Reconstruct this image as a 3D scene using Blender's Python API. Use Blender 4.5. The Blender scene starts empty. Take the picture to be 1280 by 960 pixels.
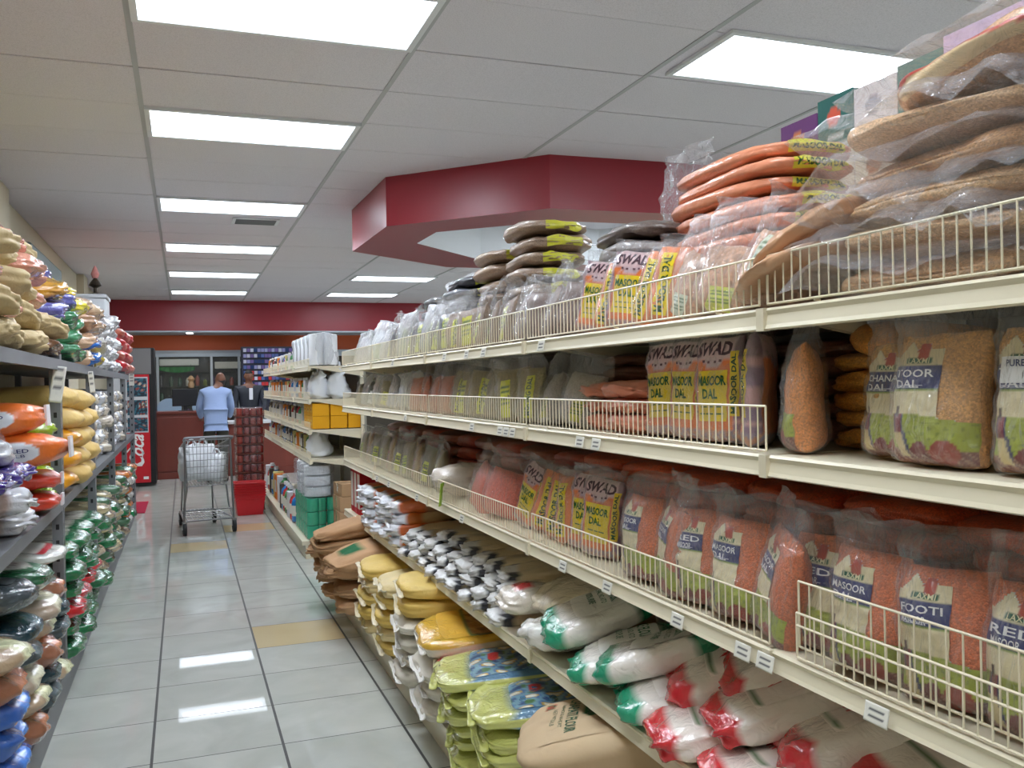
import bpy, bmesh, math, random
import numpy as np
from mathutils import Matrix, Vector
C = bpy.context.scene.collection
SC = bpy.context.scene
PI = math.pi
RND = random.Random(7)

# ---------------------------------------------------------------- camera
EYE = Vector((0, 0, 1.45))
yaw, pitch, roll = math.radians(20.203), math.radians(-0.174), math.radians(-1.105)
fwd = Vector((math.sin(yaw)*math.cos(pitch), math.cos(yaw)*math.cos(pitch), math.sin(pitch)))
rgt = Vector((math.cos(yaw), -math.sin(yaw), 0)); upv = rgt.cross(fwd)
r2 = math.cos(roll)*rgt + math.sin(roll)*upv; u2 = -math.sin(roll)*rgt + math.cos(roll)*upv
cd = bpy.data.cameras.new('camera'); cam = bpy.data.objects.new('camera', cd); C.objects.link(cam)
M = Matrix.Identity(4)
for i in range(3):
    M[i][0] = r2[i]; M[i][1] = u2[i]; M[i][2] = -fwd[i]; M[i][3] = EYE[i]
cam.matrix_world = M
cd.sensor_width = 36; cd.lens = 36*1114.9/1280; cd.clip_start = .05; cd.clip_end = 60
SC.camera = cam

# ---------------------------------------------------------------- light and exposure
w = bpy.data.worlds.new('world'); SC.world = w; w.use_nodes = True
w.node_tree.nodes['Background'].inputs[0].default_value = (.75, .8, .85, 1)
w.node_tree.nodes['Background'].inputs[1].default_value = .3
SC.view_settings.view_transform = 'Standard'; SC.view_settings.look = 'None'
SC.view_settings.gamma = 1; SC.view_settings.use_curve_mapping = False
SC.view_settings.exposure = 1.35
LAMP = 1.4            # strength of the fluorescent diffusers
TUBE = 56             # strength of the tube line behind each diffuser
SC.cycles.max_bounces = 8; SC.cycles.transparent_max_bounces = 14
SC.cycles.diffuse_bounces = 4; SC.cycles.glossy_bounces = 3; SC.cycles.caustics_reflective = False
SC.cycles.caustics_refractive = False; SC.cycles.sample_clamp_indirect = 6

# ---------------------------------------------------------------- materials
def lin(c):
    return tuple(((x/255)/12.92 if x/255 <= .04045 else ((x/255+.055)/1.055)**2.4) for x in c)
def mat(name, col=None, rough=.5, metal=0, attr=False, bump=None, bumpscale=60, stretch=(1,1,1), voro=None, coat=0, var=0, spec=.5, emit=None):
    m = bpy.data.materials.new(name); m.use_nodes = True; nt = m.node_tree; N = nt.nodes; Lk = nt.links
    b = N['Principled BSDF']; b.inputs['Roughness'].default_value = rough; b.inputs['Metallic'].default_value = metal
    b.inputs['Specular IOR Level'].default_value = spec
    if coat: b.inputs['Coat Weight'].default_value = coat; b.inputs['Coat Roughness'].default_value = .12
    tc = N.new('ShaderNodeTexCoord'); mp = N.new('ShaderNodeMapping'); mp.inputs['Scale'].default_value = stretch
    Lk.new(tc.outputs['Object'], mp.inputs[0])
    if attr:
        a = N.new('ShaderNodeAttribute'); a.attribute_name = 'Col'; src = a.outputs['Color']
    else:
        a = N.new('ShaderNodeRGB'); a.outputs[0].default_value = (*lin(col), 1); src = a.outputs[0]
    if voro:
        v = N.new('ShaderNodeTexVoronoi'); v.inputs['Scale'].default_value = voro; Lk.new(mp.outputs[0], v.inputs[0])
        mr = N.new('ShaderNodeMapRange'); mr.inputs[3].default_value = .72; mr.inputs[4].default_value = 1.25
        sp = N.new('ShaderNodeSeparateColor'); Lk.new(v.outputs['Color'], sp.inputs[0]); Lk.new(sp.outputs[0], mr.inputs[0])
        mx = N.new('ShaderNodeVectorMath'); mx.operation = 'SCALE'; Lk.new(src, mx.inputs[0]); Lk.new(mr.outputs[0], mx.inputs['Scale']); src = mx.outputs[0]
        bp = N.new('ShaderNodeBump'); bp.inputs['Strength'].default_value = .5; bp.inputs['Distance'].default_value = .002; bp.invert = True
        Lk.new(v.outputs['Distance'], bp.inputs['Height']); Lk.new(bp.outputs[0], b.inputs['Normal'])
    if var:
        nz = N.new('ShaderNodeTexNoise'); nz.inputs['Scale'].default_value = 9; nz.inputs['Detail'].default_value = 6; Lk.new(mp.outputs[0], nz.inputs[0])
        mr = N.new('ShaderNodeMapRange'); mr.inputs[3].default_value = 1-var; mr.inputs[4].default_value = 1+var; Lk.new(nz.outputs[0], mr.inputs[0])
        mx = N.new('ShaderNodeVectorMath'); mx.operation = 'SCALE'; Lk.new(src, mx.inputs[0]); Lk.new(mr.outputs[0], mx.inputs['Scale']); src = mx.outputs[0]
    Lk.new(src, b.inputs['Base Color'])
    if bump:
        nz = N.new('ShaderNodeTexNoise'); nz.inputs['Scale'].default_value = bumpscale; nz.inputs['Detail'].default_value = 3; nz.inputs['Distortion'].default_value = 1.2
        Lk.new(mp.outputs[0], nz.inputs[0])
        bp = N.new('ShaderNodeBump'); bp.inputs['Strength'].default_value = bump; bp.inputs['Distance'].default_value = .006
        Lk.new(nz.outputs[0], bp.inputs['Height']); Lk.new(bp.outputs[0], b.inputs['Normal'])
        if coat: Lk.new(bp.outputs[0], b.inputs['Coat Normal'])
    if emit:
        b.inputs['Emission Color'].default_value = (*lin(emit[0]), 1); b.inputs['Emission Strength'].default_value = emit[1]
    return m
def film_mat(name, tint, fac, rough, bs):
    m = bpy.data.materials.new(name); m.use_nodes = True; nt = m.node_tree; N = nt.nodes; Lk = nt.links
    N.clear(); out = N.new('ShaderNodeOutputMaterial'); mix = N.new('ShaderNodeMixShader'); tr = N.new('ShaderNodeBsdfTransparent')
    pb = N.new('ShaderNodeBsdfPrincipled'); pb.inputs['Base Color'].default_value = (*lin(tint), 1); pb.inputs['Roughness'].default_value = rough
    pb.inputs['Specular IOR Level'].default_value = 1.0; pb.inputs['Coat Weight'].default_value = 1; pb.inputs['Coat Roughness'].default_value = .08
    tc = N.new('ShaderNodeTexCoord'); mp = N.new('ShaderNodeMapping'); mp.inputs['Scale'].default_value = (1, 1, .45)
    nz = N.new('ShaderNodeTexNoise'); nz.inputs['Scale'].default_value = bs; nz.inputs['Detail'].default_value = 2.5; nz.inputs['Distortion'].default_value = 2.5
    bp = N.new('ShaderNodeBump'); bp.inputs['Strength'].default_value = 1.0; bp.inputs['Distance'].default_value = .018
    Lk.new(tc.outputs['Object'], mp.inputs[0]); Lk.new(mp.outputs[0], nz.inputs[0]); Lk.new(nz.outputs[0], bp.inputs['Height'])
    Lk.new(bp.outputs[0], pb.inputs['Normal']); Lk.new(bp.outputs[0], pb.inputs['Coat Normal'])
    lw = N.new('ShaderNodeLayerWeight'); lw.inputs[0].default_value = .35; Lk.new(bp.outputs[0], lw.inputs['Normal'])
    mr = N.new('ShaderNodeMapRange'); mr.inputs[3].default_value = fac; mr.inputs[4].default_value = min(.8, fac*2+.28); Lk.new(lw.outputs['Facing'], mr.inputs[0])
    Lk.new(mr.outputs[0], mix.inputs[0]); Lk.new(tr.outputs[0], mix.inputs[1]); Lk.new(pb.outputs[0], mix.inputs[2]); Lk.new(mix.outputs[0], out.inputs[0])
    return m
m_print = mat('printed_film', rough=.33, attr=True, bump=.6, bumpscale=22, coat=.35, var=.06)
m_gloss = mat('crinkled_shiny_film', rough=.2, attr=True, bump=.8, bumpscale=26, coat=.8, var=.1)
m_ink = mat('ink', rough=.45, attr=True)
m_grain = mat('lentils_in_film', rough=.4, attr=True, voro=330, coat=.5)
m_bean = mat('beans_in_film', rough=.4, attr=True, voro=110, coat=.6)
m_paper = mat('paper', rough=.8, attr=True, bump=.3, bumpscale=18, var=.08, spec=.2)
m_card = mat('cardboard', rough=.65, attr=True, var=.04, spec=.3)
m_woven = mat('woven_sack', rough=.55, attr=True, bump=.5, bumpscale=30, var=.08)
m_film = film_mat('clear_film', (225, 225, 228), .06, .13, 24)
m_haze = film_mat('milky_film', (232, 234, 238), .30, .28, 16)
m_cream = mat('cream_painted_steel', (224, 214, 188), .38, var=.03)
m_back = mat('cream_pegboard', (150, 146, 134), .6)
m_wire = mat('cream_coated_wire', (232, 221, 194), .35)
m_grey = mat('grey_steel_rack', (128, 130, 134), .45, .3, var=.08)
m_black = mat('black_plastic', (22, 22, 25), .4)
m_chrome = mat('zinc_wire', (150, 152, 155), .28, .85)
m_rubber = mat('rubber', (30, 30, 32), .7)
m_skin = mat('skin', (120, 78, 58), .55, var=.06)
m_hair = mat('hair', (30, 26, 25), .6)

# ---------------------------------------------------------------- object helpers
def props(o, label=None, cat=None, group=None, kind=None):
    if label: o['label'] = label
    if cat: o['category'] = cat
    if group: o['group'] = group
    if kind: o['kind'] = kind
    return o
def link(name, me, parent=None):
    o = bpy.data.objects.new(name, me); C.objects.link(o)
    if parent: o.parent = parent
    return o
def empty(name, label, cat, group=None, loc=(0,0,0), rz=0):
    o = bpy.data.objects.new(name, None); C.objects.link(o); o.empty_display_size = .1
    o.location = loc; o.rotation_euler = (0, 0, rz)
    return props(o, label, cat, group)
def dup(o, parent=None):
    c = o.copy(); C.objects.link(c)
    if parent: c.parent = parent
    for ch in list(o.children): dup(ch, c)
    return c
def rawmesh(name, V, F, m, cols=None, smooth=True, mats=None):
    me = bpy.data.meshes.new(name)
    me.from_pydata([tuple(map(float, v)) for v in V], [], [tuple(map(int, f)) for f in F])
    me.materials.append(m)
    if smooth: me.polygons.foreach_set('use_smooth', [True]*len(me.polygons))
    if cols is not None:
        at = me.color_attributes.new('Col', 'FLOAT_COLOR', 'POINT')
        a = np.ones((len(V), 4), dtype=np.float32); a[:, :3] = cols
        at.data.foreach_set('color', a.ravel())
    me.update(); return me
class MB:
    """collects boxes and tubes into one mesh"""
    def __init__(s): s.V = []; s.F = []; s.K = []
    def add(s, V, F, col=None):
        n = len(s.V); s.V += [tuple(v) for v in V]; s.F += [tuple(i+n for i in f) for f in F]; s.K += [col or (.5,.5,.5)]*len(V)
    def box(s, a, b, col=None, bev=0):
        x0,y0,z0 = a; x1,y1,z1 = b
        if not bev:
            s.add([(x0,y0,z0),(x1,y0,z0),(x1,y1,z0),(x0,y1,z0),(x0,y0,z1),(x1,y0,z1),(x1,y1,z1),(x0,y1,z1)],
              [(0,3,2,1),(4,5,6,7),(0,1,5,4),(1,2,6,5),(2,3,7,6),(3,0,4,7)], col); return s
        bm = bmesh.new(); bmesh.ops.create_cube(bm, size=1)
        for v in bm.verts: v.co = Vector(((x0+x1)/2+v.co.x*(x1-x0), (y0+y1)/2+v.co.y*(y1-y0), (z0+z1)/2+v.co.z*(z1-z0)))
        bmesh.ops.bevel(bm, geom=list(bm.edges), offset=bev, segments=2, profile=.5, affect='EDGES')
        bm.verts.index_update(); s.add([v.co[:] for v in bm.verts], [[v.index for v in f.verts] for f in bm.faces], col); bm.free(); return s
    def tube(s, pts, r, n=6, col=None, closed=False, caps=True):
        pts = [Vector(p) for p in pts]; V = []; F = []; k = len(pts)
        rr = r if isinstance(r, (list, tuple)) else [r]*k
        for i, p in enumerate(pts):
            if closed: t = (pts[(i+1) % k]-pts[i-1])
            else: t = pts[min(i+1, k-1)]-pts[max(i-1, 0)]
            t.normalize(); a = Vector((0,0,1)) if abs(t.z) < .9 else Vector((1,0,0))
            u = t.cross(a).normalized(); v = t.cross(u)
            for j in range(n):
                th = 2*PI*(j+.5)/n; V.append(p+(u*math.cos(th)+v*math.sin(th))*rr[i])
        for i in range(k if closed else k-1):
            for j in range(n):
                a, b = i*n+j, i*n+(j+1) % n; c, d = ((i+1) % k)*n+(j+1) % n, ((i+1) % k)*n+j
                F.append((a, b, c, d))
        if caps and not closed: F.append(tuple(range(n))[::-1]); F.append(tuple((k-1)*n+j for j in range(n)))
        s.add(V, F, col); return s
    def lathe(s, prof, c=(0,0,0), n=20, col=None, sx=1, sy=1):
        V = []; F = []; k = len(prof)
        for (r, z) in prof:
            for j in range(n):
                th = 2*PI*j/n; V.append((c[0]+r*math.cos(th)*sx, c[1]+r*math.sin(th)*sy, c[2]+z))
        for i in range(k-1):
            for j in range(n): F.append((i*n+j, i*n+(j+1) % n, (i+1)*n+(j+1) % n, (i+1)*n+j))
        F.append(tuple(range(n))[::-1]); F.append(tuple((k-1)*n+j for j in range(n)))
        s.add(V, F, col); return s
    def build(s, name, m, parent=None, smooth=False):
        me = rawmesh(name, s.V, s.F, m, np.array(s.K), smooth)
        if smooth:
            try: me.set_sharp_from_angle(angle=math.radians(40))
            except Exception: pass
        return link(name, me, parent)

# ---------------------------------------------------------------- bag surfaces
def waves(seed, n, lo, hi, dim):
    g = np.random.default_rng(seed)
    d = g.normal(size=(n, dim)); d /= np.linalg.norm(d, axis=1, keepdims=True)
    return d*g.uniform(lo, hi, (n, 1)), g.uniform(0, 2*PI, n), g.uniform(.5, 1, n)
def wav(W, Q):
    K, ph, a = W; s = 0
    for i in range(len(ph)): s = s + a[i]*np.sin(Q @ K[i] + ph[i])
    return s/len(ph)**.5
class Pillow:
    """bag: x width, z height from 0, y thickness, printed front towards -y"""
    def __init__(s, W, H, T, seed=0, pb=7, pt=3, settle=.3, wr=.003, bend=0, lean=0, kx=0, fold=0):
        s.a = (W, H, T, pb, pt, settle, wr, bend, lean, kx, fold); s.n1 = waves(seed, 5, 2, 4.5, 2); s.n2 = waves(seed+99, 8, 8, 20, 2); s.n3 = waves(seed+7, 5, 3, 8, 2)
    def P(s, u, v, side=-1, off=0.):
        W, H, T, pb, pt, settle, wr, bend, lean, kx, fold = s.a
        u = np.asarray(u, float); v = np.asarray(v, float); c = np.clip(np.abs(2*v-1), 0, 1)
        g = np.where(v < .5, (1-c**pb)**.5, (1-c**pt)**.6)
        e = np.clip(1-np.abs(u)**2.8, 0, 1)**.5
        Q = np.stack([u, v*H/W*2], -1)
        th = T/2*g*e*(1+settle*(.5-v)*1.3)*(1+.12*wav(s.n1, Q*.9+side))
        x = u*W/2*(.93+.07*g)*(1+.03*wav(s.n1, Q[...,::-1]))
        edge = 1-g*e
        y = side*(th+off) + wr*(.3+1.8*edge)*wav(s.n2, Q) + wr*1.2*edge*wav(s.n3, Q)*2 + side*g*e*wr*.6*wav(s.n2, Q*1.3+3)
        z = v*H + wr*edge*wav(s.n3, Q+2)
        vv = v-.5
        y = y + bend*np.maximum(0, v-.55)**2*4*H + bend*.4*np.maximum(0, .4-v)**2*4*H + lean*v*H
        x = x + kx*v*H
        if fold:
            f = np.clip((v-.86)/.14, 0, 1); y = y + fold*f*f*H*.12; z = z - abs(fold)*f*f*H*.06
        return np.stack([x, y, z], -1)
class Brick:
    """soft box: centre origin, x,y,z half sizes, superellipsoid with creases"""
    def __init__(s, W, L, T, seed=0, n=4.5, wr=.004, droop=0, taper=0, twist=0):
        s.h = np.array([W/2, L/2, T/2]); s.n = n; s.wr = wr; s.droop = droop; s.taper = taper; s.n1 = waves(seed, 5, 1.5, 3.5, 3); s.n2 = waves(seed+31, 9, 7, 18, 3)
    def Q(s, q, off=0.):
        q = np.asarray(q, float); r = (np.abs(q)**s.n).sum(-1, keepdims=True)**(1/s.n)
        p = q/r; ed = np.clip(np.abs(p[..., 1:2])-.6, 0, 1)*2.5
        nrm = np.sign(p)*np.abs(p)**(s.n-1)/s.h; nrm /= np.linalg.norm(nrm, axis=-1, keepdims=True)
        d = .012*wav(s.n1, p*1.2)[..., None]*min(1, s.h[2]*20) + s.wr*(.4+ed)*wav(s.n2, p*np.array([1, 1.2, 1.]))[..., None] + off
        p2 = p.copy(); p2[..., 2] *= 1-s.taper*np.abs(p[..., 1])**3
        out = p2*s.h + nrm*d
        out[..., 2] -= s.droop*np.maximum(0, -p[..., 1])**2
        return out
def cubepts(n):
    V = {}; F = []; L = []
    def vid(p):
        k = tuple(round(c, 5) for c in p)
        if k not in V: V[k] = len(L); L.append(k)
        return V[k]
    t = [(-1+2*i/n) for i in range(n+1)]
    for ax in range(3):
        for sg in (-1, 1):
            for i in range(n):
                for j in range(n):
                    q = []
                    for (a, b) in ((i, j), (i+1, j), (i+1, j+1), (i, j+1)):
                        p = [0, 0, 0]; p[ax] = sg; p[(ax+1) % 3] = t[a]; p[(ax+2) % 3] = t[b]; q.append(vid(p))
                    F.append(q if sg > 0 else q[::-1])
    return np.array(L), F
_cube = {}
def brick_mesh(name, B, m, colfn, n=10):
    if n not in _cube: _cube[n] = cubepts(n)
    L, F = _cube[n]; V = B.Q(L)
    cols = np.array([lin(colfn(*q)) for q in L]) if callable(colfn) else np.tile(lin(colfn), (len(L), 1))
    return rawmesh(name, V, F, m, cols)
def pillow_mesh(name, S, m, colfn, nu=16, nv=22, u=(-1, 1), v=(0, 1), film=False):
    us = np.sin(np.linspace(-PI/2, PI/2, nu+1)); vs = .5+.5*np.sin(np.linspace(-PI/2, PI/2, nv+1))
    V = []; idx = {}; F = []; K = []
    for side in (-1, 1):
        U, VV = np.meshgrid(us, vs); P = S.P(U, VV, side)
        for j in range(nv+1):
            for i in range(nu+1):
                ed = i in (0, nu) or j in (0, nv)
                k = (i, j, 0 if ed else side)
                if k not in idx:
                    idx[k] = len(V); V.append(P[j, i]); K.append(lin(colfn(us[i], vs[j], side)) if callable(colfn) else lin(colfn))
        for j in range(nv):
            for i in range(nu):
                q = []
                for (a, b) in ((i, j), (i+1, j), (i+1, j+1), (i, j+1)):
                    ed = a in (0, nu) or b in (0, nv); q.append(idx[(a, b, 0 if ed else side)])
                F.append(q if side < 0 else q[::-1])
    return rawmesh(name, V, F, m, np.array(K))
def patch(name, fn, m, colfn, nu=12, nv=12):
    """fn(s,t)->points for s,t in 0..1; colfn(s,t)->rgb or None"""
    S_, T_ = np.meshgrid(np.linspace(0, 1, nu+1), np.linspace(0, 1, nv+1)); P = fn(S_, T_).reshape(-1, 3)
    K = []; ok = []
    for s, t in zip(S_.ravel(), T_.ravel()):
        c = colfn(s, t) if callable(colfn) else colfn
        ok.append(c is not None); K.append(lin(c) if c is not None else (.5, .5, .5))
    F = []
    for j in range(nv):
        for i in range(nu):
            a = j*(nu+1)+i; q = (a, a+1, a+nu+2, a+nu+1)
            if sum(ok[x] for x in q) >= 3: F.append(q)
    K = np.array(K)
    return rawmesh(name, P, F, m, K)
_txt = {}
def text2d(s, off=.0, shear=0):
    k = (s, off, shear)
    if k not in _txt:
        cu = bpy.data.curves.new('lettering', 'FONT'); cu.body = s; cu.size = 1; cu.resolution_u = 2; cu.offset = off; cu.align_x = 'LEFT'; cu.shear = shear
        o = bpy.data.objects.new('lettering', cu); me = o.to_mesh()
        V = np.array([v.co[:2] for v in me.vertices]); F = [tuple(p.vertices) for p in me.polygons]
        o.to_mesh_clear(); bpy.data.objects.remove(o)
        V -= V.min(0); V /= np.maximum(V.max(0), 1e-6); _txt[k] = (V, F)
    return _txt[k]
def text_on(name, s, fn, rect, col, parent, off=.0, rot=0, shear=0, m=None, arc=0):
    """write s inside rect (s0,t0,s1,t1) of the surface fn"""
    V, F = text2d(s, off, shear); a, b = V[:, 0], V[:, 1]
    if rot == 90: a, b = 1-b, a
    if rot == -90: a, b = b, 1-a
    s0, t0, s1, t1 = rect; ss = s0+(s1-s0)*a; tt = t0+(t1-t0)*b + arc*(1-(2*a-1)**2)
    return link(name, rawmesh(name, fn(ss, tt), F, m or m_ink, np.tile(lin(col), (len(V), 1)), False), parent)
def lines_on(name, fn, rects, col, parent):
    V = []; F = []; n = 0
    for (s0, t0, s1, t1) in rects:
        ks = np.linspace(0, 1, 6)
        P = np.concatenate([fn(s0+(s1-s0)*ks, t0+0*ks), fn(s0+(s1-s0)*ks, t1+0*ks)]); V.append(P)
        F += [(n+i, n+i+1, n+6+i+1, n+6+i) for i in range(5)]; n += 12
    return link(name, rawmesh(name, np.concatenate(V), F, m_ink, np.tile(lin(col), (n, 1)), False), parent)

ORD = ['first','second','third','fourth','fifth','sixth','seventh','eighth','ninth','tenth','eleventh','twelfth','thirteenth','fourteenth','fifteenth','sixteenth','seventeenth','eighteenth','nineteenth','twentieth','twenty first','twenty second','twenty third','twenty fourth','twenty fifth','twenty sixth','twenty seventh','twenty eighth','twenty ninth','thirtieth','last but two','last but one','last']
RZ = -PI/2      # items on the lentil shelving face the aisle (-x)
def put(o, x, y, z, rz=0, tilt=0, rx=0, s=1):
    """rz: heading; tilt: about the item's own x axis; rx: about its own y axis"""
    o.rotation_mode = 'XYZ'
    R = Matrix.Rotation(rz, 3, 'Z') @ Matrix.Rotation(tilt, 3, 'X') @ Matrix.Rotation(rx, 3, 'Y')
    o.rotation_euler = R.to_euler(); o.location = (x, y, z)
    if s != 1: o.scale = (s, s, s)
    return o
def j(a): return RND.uniform(-a, a)
# ================================================================ room
def struct(o, **k): o['kind'] = 'structure'; return o
X0, X1, Y0, Y1, HC = -1.32, 7.0, -3.6, 18.4, 2.994
FX, FY, FSX, FSY = -.145, 3.715, .4953, .4676
def floor_mat():
    m = bpy.data.materials.new('glazed_floor_tiles'); m.use_nodes = True; nt = m.node_tree; N = nt.nodes; Lk = nt.links; b = N['Principled BSDF']
    tc = N.new('ShaderNodeTexCoord'); sp = N.new('ShaderNodeSeparateXYZ'); Lk.new(tc.outputs['Object'], sp.inputs[0])
    def math_(op, a, b_=None, c=None):
        n = N.new('ShaderNodeMath'); n.operation = op
        for i, x in enumerate((a, b_, c)):
            if x is None: continue
            if isinstance(x, (int, float)): n.inputs[i].default_value = x
            else: Lk.new(x, n.inputs[i])
        return n.outputs[0]
    cells = []; gr = []
    for o_, off, s_, wd in ((sp.outputs[0], FX, FSX, .0055), (sp.outputs[1], FY, FSY, .0028)):
        t = math_('DIVIDE', math_('SUBTRACT', o_, off), s_); f = math_('FLOOR', t); cells.append(f)
        fr = math_('SUBTRACT', t, f); d = math_('MULTIPLY', math_('MINIMUM', fr, math_('SUBTRACT', 1.0, fr)), s_)
        gr.append(math_('LESS_THAN', d, wd))
    g = math_('MAXIMUM', gr[0], gr[1])
    cb = N.new('ShaderNodeCombineXYZ'); Lk.new(cells[0], cb.inputs[0]); Lk.new(cells[1], cb.inputs[1])
    wn = N.new('ShaderNodeTexWhiteNoise'); wn.noise_dimensions = '3D'; Lk.new(cb.outputs[0], wn.inputs[0])
    nz = N.new('ShaderNodeTexNoise'); nz.inputs['Scale'].default_value = 3; nz.inputs['Detail'].default_value = 7; nz.inputs['Distortion'].default_value = .8
    va = N.new('ShaderNodeVectorMath'); va.operation = 'MULTIPLY_ADD'; Lk.new(wn.outputs['Color'], va.inputs[0]); va.inputs[1].default_value = (9, 9, 9); Lk.new(tc.outputs['Object'], va.inputs[2]); Lk.new(va.outputs[0], nz.inputs[0])
    cr = N.new('ShaderNodeValToRGB'); cr.color_ramp.elements[0].position = .3; cr.color_ramp.elements[0].color = (*lin((178, 180, 172)), 1)
    cr.color_ramp.elements[1].position = .7; cr.color_ramp.elements[1].color = (*lin((196, 198, 191)), 1); Lk.new(nz.outputs[0], cr.inputs[0])
    def cell(ix, iy): return math_('MULTIPLY', math_('COMPARE', cells[0], float(ix), .2), math_('COMPARE', cells[1], float(iy), .2))
    beige = math_('MAXIMUM', cell(1, 3), math_('MAXIMUM', cell(0, 10), cell(1, 12)))
    mx = N.new('ShaderNodeMix'); mx.data_type = 'RGBA'; Lk.new(math_('MULTIPLY', beige, .85), mx.inputs[0]); Lk.new(cr.outputs[0], mx.inputs[6]); mx.inputs[7].default_value = (*lin((205, 184, 138)), 1)
    m2 = N.new('ShaderNodeMix'); m2.data_type = 'RGBA'; Lk.new(g, m2.inputs[0]); Lk.new(mx.outputs[2], m2.inputs[6]); m2.inputs[7].default_value = (*lin((62, 62, 60)), 1)
    Lk.new(m2.outputs[2], b.inputs['Base Color'])
    rr = math_('MULTIPLY_ADD', g, .5, .02); Lk.new(rr, b.inputs['Roughness']); b.inputs['Specular IOR Level'].default_value = .28
    return m
m = bpy.data
def slab(name, a, b, mt):
    o = MB().box(a, b).build(name, mt); o['kind'] = 'structure'; return o
slab('floor', (X0-.1, Y0-.1, -.1), (X1+.1, Y1+.1, 0), floor_mat())
m_wall = mat('painted_wall', (205, 196, 172), .75, bump=.05, var=.03)
m_redp = mat('dark_red_paint', (148, 40, 52), .34, var=.03)
m_orange = mat('orange_paint', (205, 92, 48), .5)
m_trimgrey = mat('pale_grey_trim', (176, 186, 196), .5)
slab('wall_left', (X0-.1, Y0, 0), (X0, Y1, HC), m_wall)
slab('wall_right', (X1, Y0, 0), (X1+.1, Y1, HC), m_wall)
slab('wall_front', (X0, Y0-.1, 0), (X1, Y0, HC), m_wall)
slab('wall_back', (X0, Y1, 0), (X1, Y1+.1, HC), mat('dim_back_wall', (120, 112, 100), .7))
pil = struct(MB().box((X0, 7.0, 0), (X0+.09, 7.75, HC)).box((X0, 13.2, 0), (X0+.09, 13.7, HC)).build('trim_1', m_wall))
# ceiling: lay-in tiles, 4 ft by 2 ft grid
UX, UY, CX, CY = 1.2192, .6096, -.189, 3.436
def ceil_mat():
    m = bpy.data.materials.new('ceiling_tiles'); m.use_nodes = True; nt = m.node_tree; N = nt.nodes; Lk = nt.links; b = N['Principled BSDF']
    tc = N.new('ShaderNodeTexCoord'); nz = N.new('ShaderNodeTexNoise'); nz.inputs['Scale'].default_value = 180; nz.inputs['Detail'].default_value = 4; Lk.new(tc.outputs['Object'], nz.inputs[0])
    cr = N.new('ShaderNodeValToRGB'); cr.color_ramp.elements[0].position = .3; cr.color_ramp.elements[0].color = (*lin((204, 200, 206)), 1); cr.color_ramp.elements[1].position = .55; cr.color_ramp.elements[1].color = (*lin((224, 220, 226)), 1)
    Lk.new(nz.outputs[0], cr.inputs[0]); Lk.new(cr.outputs[0], b.inputs['Base Color']); b.inputs['Roughness'].default_value = .9
    bp = N.new('ShaderNodeBump'); bp.inputs['Strength'].default_value = .3; bp.inputs['Distance'].default_value = .003; Lk.new(nz.outputs[0], bp.inputs['Height']); Lk.new(bp.outputs[0], b.inputs['Normal'])
    return m
m_ceil = ceil_mat(); m_grid = mat('ceiling_grid_metal', (176, 178, 180), .55)
cl = MB()
x = CX-UX*2
while x < X1:
    y = CY-UY*12
    while y < Y1:
        cl.box((x+.012, y+.004, HC+.004+RND.uniform(0, .004)), (x+UX-.012, y+UY-.004, HC+.03)); y += UY
    x += UX
cl = struct(cl.build('ceiling', m_ceil))
tg = MB()
x = CX-UX
while x < X1: tg.box((x-.013, Y0, HC+.002), (x+.013, Y1, HC+.006)); x += UX
struct(tg.build('trim_2', m_grid))
slab('trim_3', (X0-.1, Y0-.1, HC+.04), (X1+.1, Y1+.1, HC+.1), mat('dark_plenum', (60, 60, 60), .9))
# fluorescent panels
m_lens = mat('lamp_diffuser', (240, 244, 250), .6, emit=((233, 243, 255), LAMP))
m_tube = mat('fluorescent_tube', (240, 244, 250), .6, emit=((233, 243, 255), TUBE))
m_lframe = mat('white_lamp_frame', (225, 228, 230), .5)
def lamp(x, y, label, proto=[None]):
    if proto[0] is None:
        r = empty('ceiling_light', label, 'ceiling light', 'fluorescent ceiling panels')
        MB().box((.04, .035, -.008), (UX-.04, UY-.035, .004)).build('diffuser', m_lens, r); MB().box((.10, UY/2-.03, -.0085), (UX-.10, UY/2+.03, -.008)).build('tube', m_tube, r)
        f = MB(); f.box((.012, .008, -.012), (.04, UY-.008, .004)); f.box((UX-.04, .008, -.012), (UX-.012, UY-.008, .004)); f.box((.04, .008, -.012), (UX-.04, .035, .004)); f.box((.04, UY-.035, -.012), (UX-.04, UY-.008, .004))
        f.build('frame', m_lframe, r); proto[0] = r
    else: r = dup(proto[0]); r['label'] = label
    r.location = (x, y, HC); return r
rows = [(0,'nearest, cut by the top edge'),(3,'second'),(7,'third'),(11,'fourth'),(15,'fifth'),(19,'sixth and smallest')]
for k, nm in rows: lamp(CX, CY+UY*(k-(0 if k == 0 else 0)), 'glowing ceiling panel over the aisle, %s in the line' % nm)
for k, yy in enumerate((.998, -1.44)): lamp(CX, yy, 'glowing ceiling panel behind the viewer, %s' % ('just overhead' if k == 0 else 'further back'))
lamp(2.31, 3.37, 'large glowing ceiling panel above the orange stack of bags and the cartons')
lamp(2.31, 12.6, 'far glowing ceiling panel just past the red hanging ring, nearer of two')
lamp(2.31, 15.03, 'far glowing ceiling panel beside the red wall band, further of two')
for k, (xx, yy) in enumerate(((2.31, .9), (2.31, -1.5), (4.75, .9), (4.75, 3.37), (4.75, 12.6), (4.75, 10.14), (4.75, -1.5), (4.75, 15.03))):
    lamp(xx, yy, 'glowing ceiling panel over the neighbouring aisles, %s unseen one' % ORD[k])
lamp(3.3, 7.0, 'glowing ceiling panel up inside the red hanging ring')
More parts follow.
